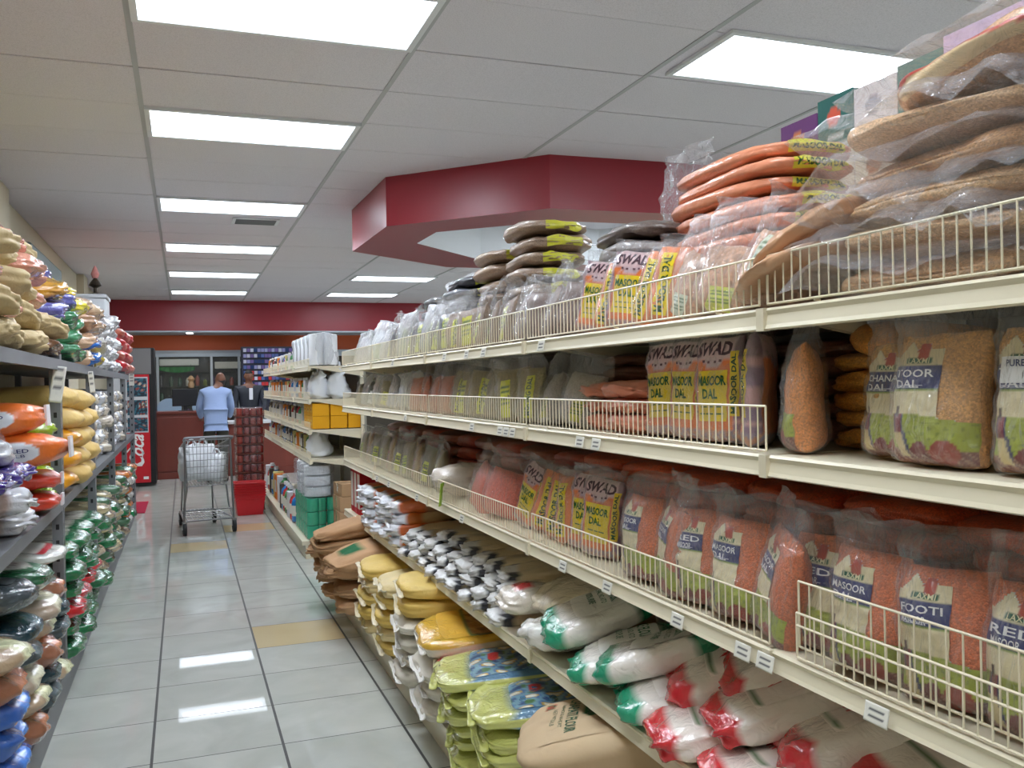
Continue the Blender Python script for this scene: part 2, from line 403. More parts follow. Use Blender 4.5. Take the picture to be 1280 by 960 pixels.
# ceiling vent
v = empty('ceiling_vent', 'small grey slotted air vent in the ceiling beyond the third panel', 'air vent', loc=(.45, CY+UY*8.35, HC))
MB().box((0, 0, -.006), (.42, .30, .004)).build('frame', m_lframe, v)
s_ = MB()
for k in range(6): s_.box((.03, .03+k*.042, -.012), (.39, .05+k*.042, -.006))
s_.build('slat', mat('grey_slats', (120, 122, 126), .6), v)
# sprinkler-like ceiling dots
# red hanging ring (octagonal soffit)
OUT = [(1.43, 7.92), (1.45, 6.6), (2.38, 5.64), (4.35, 5.58), (5.15, 6.5), (5.15, 7.9), (4.3, 8.8), (2.54, 8.78)]
INN = [(1.87, 7.34), (1.88, 6.76), (2.62, 6.07), (4.1, 6.02), (4.72, 6.66), (4.72, 7.7), (4.05, 8.33), (2.8, 8.1)]
INN[7] = (2.72, 8.2)
V = []; F = []
for (xx, yy) in OUT: V += [(xx, yy, 2.63), (xx, yy, HC+.02)]
for (xx, yy) in INN: V += [(xx, yy, 2.63), (xx, yy, HC+.02)]
n = 8
for i in range(n):
    k = (i+1) % n
    F += [(2*i+1, 2*i, 2*k, 2*k+1), (16+2*i, 16+2*i+1, 16+2*k+1, 16+2*k), (2*i, 16+2*i, 16+2*k, 2*k)]
sf = link('ceiling_soffit', rawmesh('ceiling_soffit', V, F, m_redp, None, False))
sf.data.materials.append(m_lframe)
for q, p in enumerate(sf.data.polygons):
    if q % 3 == 1: p.material_index = 1
struct(sf)
# red band, orange band, trims at the far end
slab('trim_4', (X0, 16.9, 2.46), (X1, 17.85, HC+.03), m_redp)
slab('trim_5', (X0, 16.88, 2.435), (X1, 17.95, 2.46), m_trimgrey)
slab('trim_6', (X0, 17.9, 2.15), (X1, 18.0, 2.435), m_orange)
slab('trim_7', (X0, 17.86, 2.03), (X1, 18.0, 2.15), m_trimgrey)
dl = empty('downlight', 'small round bright downlight under the red band at the far end', 'downlight', loc=(.115, 16.98, 2.435))
MB().lathe([(.05, -.012), (.075, -.004), (.075, 0)], n=16).build('rim', m_lframe, dl)
MB().lathe([(.048, -.016), (.05, -.012)], n=16).build('bulb', mat('bright_bulb', (255, 250, 240), .5, emit=((255, 250, 240), 60)), dl)
# back room behind the counter: glazed partition with shelves and goods
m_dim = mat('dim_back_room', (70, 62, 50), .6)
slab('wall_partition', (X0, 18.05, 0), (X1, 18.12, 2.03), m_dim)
m_glass = film_mat('partition_glass', (120, 130, 130), .10, .05, 2)
wf = MB()
for xx in (-.45, .50, 1.0, 2.2): wf.box((xx-.022, 17.82, .0), (xx+.022, 17.87, 2.03))
struct(wf.build('window_frame', mat('aluminium_frame', (170, 175, 178), .4, .4)))
struct(MB().box((X0, 17.84, .0), (2.2, 17.846, 2.03)).build('window_1', m_glass))
# ================================================================ lentil shelving (five gondola sections)
SEC = [.16, 1.38, 2.6, 3.82, 5.03, 6.05]
DECK = dict(top=1.574, second=1.305, third=.948, fourth=.612, base=.15)
def shelf_mb(y0, y1, z, xf, xb, lip=.036):
    b = MB(); b.box((xf+.012, y0+.003, z-.018), (xb, y1-.003, z)); return b
def gondola(y0, y1, label, decks, xf, xb, base_x, ztop, group, end=False):
    g = empty('gondola_shelving', label, 'shelving', group, (xf, y0, 0))
    L = y1-y0; X = xb-xf
    MB().box((X-.02, 0, .0), (X, L, ztop)).build('back_panel', m_back, g)
    MB().box((base_x-xf+.03, .002, 0), (X-.02, L-.002, .12)).box((base_x-xf, .002, .115), (X-.02, L-.002, .15)).build('base_deck', m_cream, g)
    for yy in ((0, L-.0) if end else (0,)):
        u_ = MB().box((X-.05, yy-.012 if yy == 0 else yy-.024, 0), (X-.021, yy+.012 if yy == 0 else yy, ztop)); u_.build('upright', m_cream, g)
    for z in decks:
        s_ = shelf_mb(.003, L-.003, z, 0, X-.02)
        for yy in (.006, L-.012): # brackets under the shelf ends
            s_.add([(.05, yy, z-.019), (X-.03, yy, z-.019), (X-.03, yy, z-.09), (.05, yy+.004, z-.019), (X-.03, yy+.004, z-.019), (X-.03, yy+.004, z-.09)], [(0,1,2),(3,5,4),(0,3,4,1),(1,4,5,2),(2,5,3,0)])
        so = s_.build('shelf', m_cream, g)
        r = MB()   # rolled front rail with a slanted price channel
        prof = [(.02, z+.001), (.004, z+.001), (0, z-.004), (.004, z-.012), (.0, z-.03), (-.003, z-.037), (.004, z-.04), (.02, z-.036)]
        for (ya, yb) in ((.004, L-.004),):
            V = [(px, ya, pz) for px, pz in prof]+[(px, yb, pz) for px, pz in prof]; n = len(prof)
            r.add(V, [(i, (i+1) % n, n+(i+1) % n, n+i) for i in range(n)]+[tuple(range(n))[::-1], tuple(n+i for i in range(n))])
        r.box((-.006, -.012, z-.041), (.006, .010, z+.001))
        r.build('price_rail', m_cream, so)
    return g
NM = ['nearest', 'second nearest', 'middle', 'fourth', 'far end']
for i in range(5):
    gondola(SEC[i], SEC[i+1], 'cream steel gondola section full of bagged lentils and flour, %s' % NM[i],
            [DECK[k] for k in ('top', 'second', 'third', 'fourth')], 1.0, 1.5, .90, 1.56, 'lentil shelving sections', i == 4)
def fence(y0, y1, x, z, h, label, n=None, mid=None, grp='wire fences of the lentil shelving', foot=True):
    L = y1-y0; n = n or int(L/.0235); b = MB(); r = .0021
    b.tube([(0, 0, 0), (0, 0, h), ], r*1.1, 5); b.tube([(0, L, 0), (0, L, h)], r*1.1, 5)
    for zz in [0, h]+([mid] if mid else []): b.tube([(0, 0, zz), (0, L, zz)], r*1.15, 5)
    for k in range(1, n):
        yy = L*k/n; b.tube([(-.001, yy, 0), (-.001, yy, h)], r*.72, 4, caps=False)
    if foot:
        for k in range(3): yy = L*(.12+.38*k); b.tube([(0, yy, .0), (0, yy, -.004), (.012, yy, -.004)], r, 4)
    o = b.build('shelf_fence', m_wire); o.location = (x, y0, z); return props(o, label, 'shelf fence', grp)
for i in range(1, 5):
    a, b_ = SEC[i]+.015, SEC[i+1]-.015
    fence(a, b_, 1.006, DECK['top']+.008, .088, 'cream wire fence along the top shelf edge, %s section of the lentil shelving' % NM[i])
    if i == 1:
        fence(1.385, SEC[2]-.015, 1.008, DECK['second']+.008, .082, 'cream wire fence in front of the yellow labelled bags on the second shelf')
        fence(1.385, SEC[2]-.015, 1.008, DECK['third']+.008, .082, 'cream wire fence in front of orange lentil bags, ending at the shelf joint')
    else:
        fence(a, b_, 1.008, DECK['second']+.008, .082, 'cream wire fence along the second shelf edge, %s section' % NM[i])
        fence(a, b_, 1.008, DECK['third']+.008, .082, 'cream wire fence along the third shelf edge, %s section' % NM[i])
fence(.3, 1.37, 1.006, DECK['top']+.008, .088, 'cream wire fence in front of the big brown bags on the top shelf')
fence(.3, 1.30, 1.003, DECK['third']+.008, .078, 'lower cream wire fence with a double top rail before the nearest orange bags', mid=.056)
fence(.3, 1.31, 1.016, DECK['third']+.022, .116, 'taller cream wire fence standing just behind the double-railed one', n=34)
# price tags in the rails
def tag_at(y, z, label, x=.9955):
    o = link('price_tag', patch('price_tag', lambda s, t: np.stack([-.004-.006*(1-t)+0*s, -.05*s+.0, .030*t-.036], -1), m_paper,
        lambda s, t: (225, 222, 212) if not (.2 < s < .8 and (.25 < t < .35 or .6 < t < .7)) else (70, 70, 75), 14, 9))
    me = o.data
    sol = o.modifiers.new('thick', 'SOLIDIFY'); sol.thickness = .0008
    o.location = (x, y, z); return props(o, label, 'price tag', 'white price tags in the shelf rails')
for k, (yy, zk, nm) in enumerate([(1.47,'third','under the last fenced orange bags'),(1.40,'third','beside the shelf joint'),(1.12,'third','under the nearest orange bags'),(1.71,'third','under the middle orange lentil bag'),(2.05,'third','at the bare patch'),(2.33,'third','under the orange yellow-labelled bags'),
    (2.2,'second','below the reclining pink bags'),(2.1,'second','left of the yellow labelled trio'),(2.72,'second','beside the far joint'),(2.78,'second','second from the far joint'),(2.84,'second','third from the far joint'),(3.15,'second','below the lime labelled bags'),
    (2.46,'top','under the dark brown bags'),(3.0,'top','under the brown stack'),(3.2,'top','under the striped stack'),(3.5,'top','under the black lentils'),(4.0,'third','under the white roll'),(4.6,'third','towards the far end'),(4.9,'third','nearly at the far end'),(3.3,'third','past the lime shelf flag'),(4.45,'top','under the white packs'),(4.2,'second','below the brown far bags')]):
    tag_at(yy, DECK[zk], 'small white price tag in the %s rail, %s' % (zk+' shelf', nm))
# lime flag on the third shelf
lf = MB(); lf.box((-.002, -.045, -.045), (0, 0, .05), lin((160, 205, 40))); lf.box((-.003, -.036, .0), (-.0021, -.012, .04), lin((60, 70, 60))); lf.box((-.002, 0, .035), (0, .018, .05), lin((140, 185, 40)))
o = lf.build('shelf_flag', m_ink); o.location = (1.0, 3.58, .985); o.rotation_euler = (0, .1, -.5); props(o, 'lime green price flag hanging on the third shelf fence', 'shelf flag')

# ================================================================ household shelving (second gondola)
D2 = [1.61, 1.33, 1.075, .825]
for i, (a, b_) in enumerate(((7.58, 8.72), (8.72, 9.86), (9.86, 11.0), (11.0, 12.1))):
    gondola(a, b_, 'cream gondola section of household goods beyond the gap, %s' % ['near end one', 'second one', 'third one', 'far end one'][i], D2, .98, 1.46, .90, 1.62, 'household shelving sections', True)
    for q, z in enumerate(D2):
        fence(a+.01, b_-.01, .986, z+.006, .055, 'low cream wire fence on household shelving, %s shelf, %s' % (['top', 'second', 'third', 'fourth'][q], ['near end section', 'second section', 'third section', 'far end section'][i]), n=36, grp='wire fences of the household shelving', foot=False)

# ================================================================ steel rack along the wall
UPR = [3.02, 4.70, 6.35, 8.05, 9.65, 11.2]
def post(y, par):
    b = MB(); b.box((-.046, -.036, 0), (0, -.031, 1.62)); b.box((-.005, -.031, 0), (0, .031, 1.62)); b.box((-.046, .031, 0), (0, .036, 1.62))
    o = b.build('upright', m_grey, par); o.location = (-.545, y, 0)
    h = MB()
    for k in range(19): h.box((-.03, -.0368, .12+k*.075), (-.016, -.0359, .145+k*.075)); h.box((.0001, -.006, .12+k*.075), (.0006, .006, .145+k*.075))
    h.build('slot', m_black, o); return o
for i in range(5):
    a, b_ = UPR[i], UPR[i+1]
    g = empty('steel_rack', 'grey slotted steel rack bay stacked with rice and flour sacks, %s' % ['nearest bay', 'second bay', 'third bay', 'fourth bay', 'last bay by the fridge'][i], 'rack', 'steel rack bays along the wall')
    if i == 0: post(a, g)
    post(b_, g)
    MB().box((-1.26, b_-.03, 0), (-1.22, b_+.03, 1.62)).build('upright', m_grey, g)
    for z in (.93, 1.59):
        s_ = MB().box((-1.25, a+.03, z-.02), (-.56, b_-.03, z)).build('shelf', m_grey, g)
        MB().box((-.56, a+.036, z-.045), (-.545, b_-.036, z+.004)).build('beam', m_grey, s_)
    s_ = MB().box((-1.25, a+.03, .10), (-.56, b_-.03, .13)).build('shelf', m_grey, g)
    MB().box((-.56, a+.036, .0), (-.545, b_-.036, .135)).build('beam', m_grey, s_)
# ================================================================ bag kinds
PROTO = {}
def get(key, var, fn):
    k = (key, var)
    if k not in PROTO: PROTO[k] = fn(var); return PROTO[k]
    return dup(PROTO[k])
def root(name):
    o = bpy.data.objects.new(name, None); C.objects.link(o); o.empty_display_size = .05; return o
def front(S, u0, u1, v0, v1, off=.0016, side=-1):
    return lambda s, t: S.P(u0+(u1-u0)*np.asarray(s, float)*(1), v0+(v1-v0)*np.asarray(t, float)+0*np.asarray(s, float), side, off)
CREAM, NAVY, LIME, BRN = (222, 208, 168), (38, 44, 104), (158, 166, 52), (112, 58, 50)
def laxmi_art(s, t):
    # figure in a sari
    if t < .50 and .02 < s < .30:
        if (s-.12)**2*4+(t-.42)**2 < .0025: return (70, 40, 34)
        if .24 < t < .40 and abs(s-.13) < .07: return (128, 34, 40) if (s*40) % 2 < 1.3 else (40, 40, 90)
        if .06 < t <= .27 and 0 < s-.04-(.27-t)*.55 < .13: return (206, 184, 128)
        if .08 < t <= .25 and 0 < s-.17-(.27-t)*.55 < .05: return (44, 44, 84)
    if ((s-.70)/.16)**2+((t-.10)/.10)**2 < 1: return (146, 52, 34)
    if ((s-.42)/.10)**2+((t-.12)/.06)**2 < 1: return (112, 32, 32)
    if t < .11: return BRN if math.sin(s*60+t*90) < .6 else (160, 120, 100)
    if t < .40-.08*max(0, s-.3): return LIME if math.sin(s*37)*math.sin(t*71) < .7 else (128, 140, 44)
    if s > .64: return None
    if t < .585: return CREAM
    if t < .605: return (130, 150, 60)
    if t < .785: return NAVY
    if ((s-.40)/.075)**2+((t-.905)/.075)**2 < 1: return (176, 62, 38)
    if abs(s-.36) < .15 and .80 < t < .855: return (30, 88, 62)
    if t < .86: return CREAM
    if s < .42 and t < .86+.14*(1-abs(s-.22)/.16): return CREAM
    return (CREAM if (s > .42 and t < .93) else None)
def grainbag(var, col, title, art=True, W=.165, H=.205, T=.075, env=1.36):
    r = root('lentil_bag'); sd = 17*var+3
    S = Pillow(W, H, T, sd, pb=9, pt=3.4, settle=.35, wr=.0022)
    link('contents', pillow_mesh('contents', S, m_grain, col, 16, 20), r)
    f = front(S, -.93, .93, .015, .955)
    lb = link('label', patch('label', f, m_print, laxmi_art, 46, 64), r)
    text_on('lettering', 'LAXMI', front(S, -.93, .93, .015, .955, .0024), (.235, .806, .485, .85), (222, 214, 170), lb, .01)
    for q, ln in enumerate(title):
        hh = .075 if len(title) > 1 else .085
        text_on('lettering', ln, front(S, -.93, .93, .015, .955, .0026), (.06+.02*q, .695-q*.085, .56-.16*q, .695-q*.085+hh*.85), (228, 226, 228), lb, .015)
    lines_on('lettering', front(S, -.93, .93, .015, .955, .0026), [(.1, .625, .45, .632), (.1, .612, .38, .618)], (190, 190, 210), lb)
    E_ = Pillow(W*1.07, H*env, T*1.12, sd, pb=9, pt=1.5, settle=.5, wr=.0042, fold=(var % 3-1)*.9)
    link('film', pillow_mesh('film', E_, m_film, (255, 255, 255), 16, 24), r)
    return r
def swad_art(u, v, side):
    if v > .80: return (206, 176, 178) if abs(u) < .8 else (140, 112, 120)
    if v < .13: return (150, 134, 148) if math.sin(u*22+v*50) > 0 else (196, 140, 110)
    if abs(u) > .80: return (140, 110, 130) if math.sin(v*120) > -.2 else (196, 150, 150)
    if ((u)/.5)**2+((v-.80)/.09)**2 < 1: return (196, 172, 178)
    return (226, 122, 62)
def swadbag(var, W=.16, H=.245, T=.062):
    r = root('lentil_bag'); S = Pillow(W, H, T, 40+var, pb=9, pt=6, settle=.2, wr=.0022)
    link('printed_bag', pillow_mesh('printed_bag', S, m_print, swad_art, 26, 34), r)
    F = lambda o: front(S, -.66, .62, .2, .68, o)
    lb = link('label', patch('label', F(.0016), m_print, (232, 202, 28), 10, 12), r)
    text_on('lettering', 'MASOOR', F(.0028), (.04, .70, .97, .90), (34, 96, 40), lb, .03)
    text_on('lettering', 'DAL', F(.0028), (.2, .44, .74, .64), (34, 96, 40), lb, .03)
    lines_on('lettering', F(.0028), [(.15, .27, .4, .30), (.45, .27, .62, .30), (.66, .27, .88, .30), (.1, .13, .3, .16), (.34, .13, .6, .16), (.66, .13, .92, .16)], (80, 110, 50), lb)
    text_on('lettering', 'SWAD', front(S, -.8, .8, .8, .95, .0022), (.03, .05, .97, .95), (74, 48, 60), r, .035, shear=.2, arc=.12)
    lines_on('lettering', front(S, -.5, .5, .74, .8, .0022), [(.1, .3, .2, .7), (.3, .15, .4, .55), (.6, .15, .7, .55), (.8, .3, .9, .7)], (110, 80, 90), r)
    F2 = front(S, .70, .94, .25, .85, .0018)
    sl = link('side_label', patch('side_label', F2, m_print, (228, 196, 30), 4, 10), r)
    text_on('lettering', 'MASOOR DAL', front(S, .70, .94, .25, .85, .003), (.2, .04, .8, .96), (34, 80, 40), sl, .03, rot=90)
    E_ = Pillow(W*1.05, H*1.14, T*1.08, 40+var, pb=9, pt=1.6, settle=.3, wr=.004)
    link('film', pillow_mesh('film', E_, m_film, (255, 255, 255), 12, 16), r)
    return r
def stripbag(var, col, strip=(214, 214, 40), W=.15, H=.2, T=.06, m=None, title=None, env=1.32, lab=(-.35, .3, .12, .62), haze=False):
    """clear bag with a bright paper label"""
    r = root('pulse_bag'); S = Pillow(W, H, T, 70+var, pb=8, pt=3.2, settle=.35, wr=.003)
    link('contents', pillow_mesh('contents', S, m or m_grain, col, 12, 16), r)
    if lab:
        lb = link('label', patch('label', front(S, *lab, .0016), m_print, lambda s, t: strip if not (.08 < s < .92 and .3 < t < .9 and not title and math.sin(t*40) > .2) else (60, 96, 40), 8, 16), r)
        if title: text_on('lettering', title, front(S, *lab, .003), (.22, .05, .8, .95), (40, 84, 40), lb, .03, rot=90)
    E_ = Pillow(W*1.08, H*env, T*1.15, 70+var, pb=8, pt=1.6, settle=.5, wr=.006, fold=(var % 3-1)*1.2)
    link('film', pillow_mesh('film', E_, m_haze if haze else m_film, (235, 235, 238), 12, 18), r)
    return r
def flatbag(var, col, m=None, W=.30, L=.24, T=.055, strip=None, title=None, seam=True, name='lentil_bag', droop=0., wr=.004, n=4.2, sfc='-y'):
    """bag lying flat: x width, y length, long camera-facing edge at -y"""
    r = root(name); B = Brick(W, L, T, 200+var, n=n, wr=wr, droop=droop, taper=.25)
    link('contents', brick_mesh('contents', B, m or m_grain, col, 10), r)
    if strip:
        def f(off): return lambda s, t: B.Q(np.stack([-.55+1.1*np.asarray(s, float), -1+0*np.asarray(s, float), -.62+1.24*np.asarray(t, float)+0*np.asarray(s, float)], -1), off)
        lb = link('label', patch('label', f(.0012), m_print, strip, 10, 5), r)
        if title: text_on('lettering', title, f(.0026), (.06, .2, .94, .8), (50, 90, 40), lb, .03)
    if seam:
        sm = Pillow(W*.96, .05, .008, 300+var, pb=2, pt=2, wr=.004)
        def g_(s, t):
            P = sm.P(-1+2*np.asarray(s, float), np.asarray(t, float)+0*np.asarray(s, float), -1); return np.stack([P[..., 0], L/2*.92+P[..., 2], P[..., 1]], -1)
        link('seal', patch('seal', g_, m_haze, (235, 235, 238), 14, 4), r)
    return r
def sack(var, colfn, m=None, W=.3, L=.45, T=.12, n=3.4, wr=.006, droop=0, name='rice_sack', seal=None, label=None, text=None, tcol=(200, 40, 45), taper=.45):
    """opaque printed sack, axis along y, near end at -y"""
    r = root(name); B = Brick(W, L, T, 400+var, n=n, wr=wr, droop=droop, taper=taper)
    link('sack_body', brick_mesh('sack_body', B, m or m_woven, colfn, 12), r)
    if seal:
        sm = Pillow(W*.86, .024, .01, 500+var, pb=2, pt=2, wr=.004)
        def g_(s, t):
            P = sm.P(-1+2*np.asarray(s, float), np.asarray(t, float)+0*np.asarray(s, float), -1); return np.stack([P[..., 0], -L/2*.97-P[..., 2], P[..., 1]-droop], -1)
        o = link('seal', patch('seal', g_, m_print, seal, 14, 4), r)
        so = o.modifiers.new('thick', 'SOLIDIFY'); so.thickness = .003
    if label:
        face, rect, art, nu, nv = label
        def mkf(off):
            def f(s, t):
                s = np.asarray(s, float); t = np.asarray(t, float)+0*s; a = rect[0]+(rect[2]-rect[0])*s; b = rect[1]+(rect[3]-rect[1])*t
                if face == 'top': q = np.stack([a, b, 1+0*a], -1)
                elif face == 'end': q = np.stack([a, -1+0*a, b], -1)
                elif face == 'side': q = np.stack([1+0*a, a, b], -1)
                else: q = np.stack([-1+0*a, -a, b], -1)
                return B.Q(q, off)
            return f
        lb = link('label', patch('label', mkf(.0015), m_paper if m is m_paper else m_print, art, nu, nv), r)
        for (s_, rc, off, rot) in (text or []): text_on('lettering', s_, mkf(.003), rc, tcol, lb, off, rot=rot)
    return r
def place(o, x, y, z, dh, tilt, rx, label, cat, group=None, s=1, base=RZ):
    put(o, x, y, z, base+math.radians(dh), math.radians(tilt), math.radians(rx), s); return props(o, label, cat, group)

# ================================================================ lentil shelving, third shelf
Z3 = DECK['third']+.004; Z2 = DECK['second']+.004; Z1 = DECK['top']+.004; Z4 = DECK['fourth']+.004; ZB = .152
MAS = (206, 108, 62)
def lax(tt, var, col=MAS): return get('lax '+' '.join(tt)+str(col), var, lambda v: grainbag(v, col, tt))
G3 = 'navy labelled orange lentil bags on the third shelf'
for k, (yy, xx, dh, rx, vr, tt, nm) in enumerate([
    (.875, 1.105, 6, 0, 1, ['RED', 'MASOOR'], 'nearest the viewer, at the cut-off end'), (1.02, 1.10, 10, -4, 2, ['FOOTI', 'MASOOR'], 'second nearest, glare across its title'),
    (1.18, 1.09, 6, 0, 0, ['MASOOR', 'DAL'], 'title MASOOR DAL readable above the fence'), (1.315, 1.12, 18, 2, 3, ['RED', 'MASOOR'], 'set back beside the readable one'),
    (1.425, 1.09, -20, 12, 4, ['MASOOR', 'DAL'], 'leaning sideways in the unfenced gap'), (1.555, 1.095, 8, 0, 0, ['MASOOR', 'DAL'], 'last one behind the fence at the joint'),
    (1.695, 1.10, 12, -2, 3, ['RED', 'MASOOR'], 'with tall puffed film, second from the joint'), (1.83, 1.10, -14, 8, 1, ['MASOOR', 'DAL'], 'slumped, glare on its top, third from the joint'),
    (1.975, 1.10, 4, 0, 2, ['MASOOR', 'DAL'], 'farthest of the navy labelled ones')]):
    place(lax(tt, vr), xx-.028, yy, Z3, dh, -3, rx, 'orange lentil bag with navy label on the third shelf, %s' % nm, 'bag of lentils', G3)
def swad(v): return get('swad', v, swadbag)
def side_or(v): return get('sideor', v, lambda q: stripbag(q, (226, 130, 72), strip=(232, 204, 30), W=.115, H=.225, T=.075, m=m_print, title='MASOOR DAL', env=1.16, lab=(-.45, .4, .1, .9)))
for k, (yy, xx, dh, vr, rx, nm) in enumerate([(2.27, 1.09, 22, 1, 4, 'nearest, wide label facing out'), (2.375, 1.10, 20, 2, 3, 'second, pressed against the nearest'), (2.50, 1.10, 10, -1, -4, 'third, shown nearly edge on'),
    (2.60, 1.10, 30, -2, 8, 'fourth, squeezed thin'), (2.74, 1.11, 35, -1, 16, 'fifth, leaning strongly'), (2.87, 1.10, 10, 2, 20, 'last, leaning beside the pink bags')]):
    place(swad(vr) if vr > 0 else side_or(-vr), xx, yy, Z3, dh, -4, rx, 'orange bag with yellow label on the third shelf, %s' % nm, 'bag of lentils', 'yellow labelled orange bags on the third shelf', .9)
PINK = (222, 108, 86)
for k, (yy, xx, dh, rx, nm) in enumerate([(3.10, 1.10, 20, 8, 'nearer of the two'), (3.32, 1.10, -10, 12, 'farther of the two')]):
    place(get('pink', k, lambda v: stripbag(v, PINK, lab=None, W=.21, H=.17, T=.10, env=1.55)), xx, yy, Z3, dh, -6, rx, 'salmon pink lentil bag with puffed clear top on the third shelf, %s' % nm, 'bag of lentils', 'salmon bags on the third shelf')
o = get('roll', 0, lambda v: flatbag(v, (222, 212, 200), m_gloss, W=.17, L=.34, T=.13, seam=True, n=2.2, wr=.013, name='flour_bag'))
place(o, 1.16, 3.72, Z3+.085, 0, 0, 0, 'crumpled white rolled bag lying across the third shelf', 'bag of flour')
far3 = [(150, 140, 96), (196, 200, 60), (150, 60, 44), (172, 170, 80), (120, 116, 80), (186, 190, 64), (140, 130, 100), (190, 196, 80)]
for k in range(10):
    yy = 3.98+k*.2
    o = get('mix%d' % (k % 3), k % 3, lambda v: stripbag(v, [(150, 138, 104), (120, 112, 84), (176, 150, 108)][v], strip=[(190, 198, 50), (205, 205, 60), (170, 60, 50)][v], W=.16, H=.19, T=.07))
    place(o, 1.11, yy, Z3, j(20), -4, j(8), 'clear bag of split pulses with lime strip on the third shelf, %s past the white roll' % ORD[k], 'bag of pulses', 'lime strip bags at the far end of the third shelf')
# flat stock behind on the third shelf
n_ = 0
for c in range(7):
    for q in range(5):
        yy = .72+c*.31+j(.01); zz = Z3+.026+q*.0515
        if c >= 5 and q == 4: pass
        o = get('flatmas', (c+q) % 3, lambda v: flatbag(v, (206, 84, 42), W=.29, L=.26, T=.056, seam=False, n=4, wr=.004))
        place(o, 1.345+j(.012), yy, zz, j(3), 0, 0, 'flat orange lentil bag lying at the back of the third shelf, %s layer of pile %s' % (ORD[q], ORD[c]), 'bag of lentils', 'flat orange bags stacked at the back of the third shelf')
for c in range(10):
    for q in range(4):
        o = get('flatmix%d' % (c % 2), 0, lambda v: flatbag(c, [(170, 72, 50), (150, 84, 60)][c % 2], W=.29, L=.22, T=.064, seam=False))
        place(o, 1.37+j(.012), 2.92+c*.31, Z3+.03+q*.06, j(3), 0, 0, 'flat russet bag lying at the back of the third shelf, %s layer of pile %s' % (ORD[q], ORD[c]), 'bag of lentils', 'flat russet bags at the back of the third shelf')

# ---------------------------------------------------------------- second shelf
TOOR = (212, 158, 98); CHA = (206, 150, 72)
G2 = 'navy labelled bags on the second shelf'
place(lax(['TOOR', 'DAL'], 7, TOOR), 1.08, 1.045, Z2, 6, -2, 0, 'clear bag of tan lentils titled TOOR DAL on the second shelf edge', 'bag of lentils', G2, .98)
place(lax(['CHANA', 'DAL'], 6, CHA), 1.125, 1.165, Z2, 2, -2, 0, 'bag titled CHANA DAL tucked half behind the tan TOOR DAL bag', 'bag of lentils', G2, .93)
o = place(lax(['TOOR', 'DAL'], 8, TOOR), 1.085, .865, Z2, 4, -2, 0, 'tan lentil bag with white barcode sticker and orange dot at the cut-off end', 'bag of lentils', G2, .98)
S = Pillow(.165, .205, .075, 17*8+3, pb=9, pt=3.4, settle=.35, wr=.0022)
st = link('sticker', patch('sticker', front(S, -.75, .3, .62, .80, .004), m_ink, lambda s, t: (236, 236, 238) if not (.45 < s < .85 and .15 < t < .5 and int(s*60) % 2) else (40, 40, 45), 50, 8), o)
text_on('lettering', 'PURE', front(S, -.75, .3, .62, .80, .0052), (.15, .62, .5, .88), (50, 60, 110), st, .02)
link('price_dot', patch('price_dot', front(S, -.15, .1, .44, .53, .004), m_ink, lambda s, t: (235, 88, 56) if (s-.5)**2+(t-.5)**2 < .24 else None, 10, 10), o)
place(lax(['CHANA', 'DAL'], 9, (218, 140, 72)), 1.10, 1.395, Z2, -40, -2, -2, 'golden lentil bag turned sideways beyond the end of the second shelf fence', 'bag of lentils', G2, .98)
for q in range(5):
    o = get('flatchana', q % 3, lambda v: flatbag(v, (206, 146, 68), W=.24, L=.24, T=.044, seam=False, n=4.2, strip=(96, 58, 40) if False else None))
    place(o, 1.30, 1.32+j(.004), Z2+.021+q*.0355, j(2), 0, 0, 'flat golden lentil bag in the neat pile on the second shelf, %s from the bottom' % ORD[q], 'bag of lentils', 'neat golden pile on the second shelf', 1)
o = get('flatchanab', 5, lambda v: flatbag(v, (212, 142, 66), W=.30, L=.24, T=.06, seam=True, droop=.03, n=2.6))
place(o, 1.29, 1.26, Z2+.205, 10, 0, 5, 'plump golden bag slumped on top of the neat pile on the second shelf', 'bag of lentils')
for c in range(2):
    for q in range(4):
        o = get('flatchana', q % 3, None); place(o, 1.33, .74+c*.27, Z2+.024+q*.045, j(2), 0, 0, 'flat golden bag behind the tan bags on the second shelf, %s layer, %s pile' % (ORD[q], ['nearer', 'farther'][c]), 'bag of lentils', 'golden stock behind the tan bags')
for k, (yy, xx, dh, rx, vr, nm) in enumerate([(1.66, 1.095, 8, -1, 0, 'nearest of the upright trio, SWAD fully readable'), (1.80, 1.105, 2, 1, 1, 'middle of the upright trio, half covered'), (1.92, 1.115, 6, -3, 2, 'farthest of the upright trio'), (1.545, 1.105, -48, -2, 3, 'turned to show its vertical side label')]):
    place(swad(vr), xx, yy, Z2, dh, -2, rx, 'tall MASOOR DAL bag on second shelf, %s' % nm, 'bag of lentils', 'tall yellow panelled bags on the second shelf', .93)
for c in range(2):
    for q in range(3):
        o = get('flatpk', q, lambda v: flatbag(v, (214, 134, 108), m_print, W=.24, L=.2, T=.05, seam=True, n=3.2, wr=.006))
        place(o, 1.17+c*.03, 2.12+c*.25, Z2+.024+q*.045-c*.004, j(8), 0, 0, 'reclining pinkish orange bag behind the second shelf fence, %s layer of the %s pile' % (ORD[q], ['nearer', 'farther'][c]), 'bag of lentils', 'reclining pinkish bags on the second shelf')
for c in range(4):
    for q in range(5):
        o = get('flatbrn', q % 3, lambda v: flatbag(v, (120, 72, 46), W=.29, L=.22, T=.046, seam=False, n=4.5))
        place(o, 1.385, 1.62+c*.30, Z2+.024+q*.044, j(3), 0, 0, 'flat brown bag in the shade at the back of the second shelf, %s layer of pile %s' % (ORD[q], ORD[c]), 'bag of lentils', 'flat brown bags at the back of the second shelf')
SIL = (150, 140, 128)
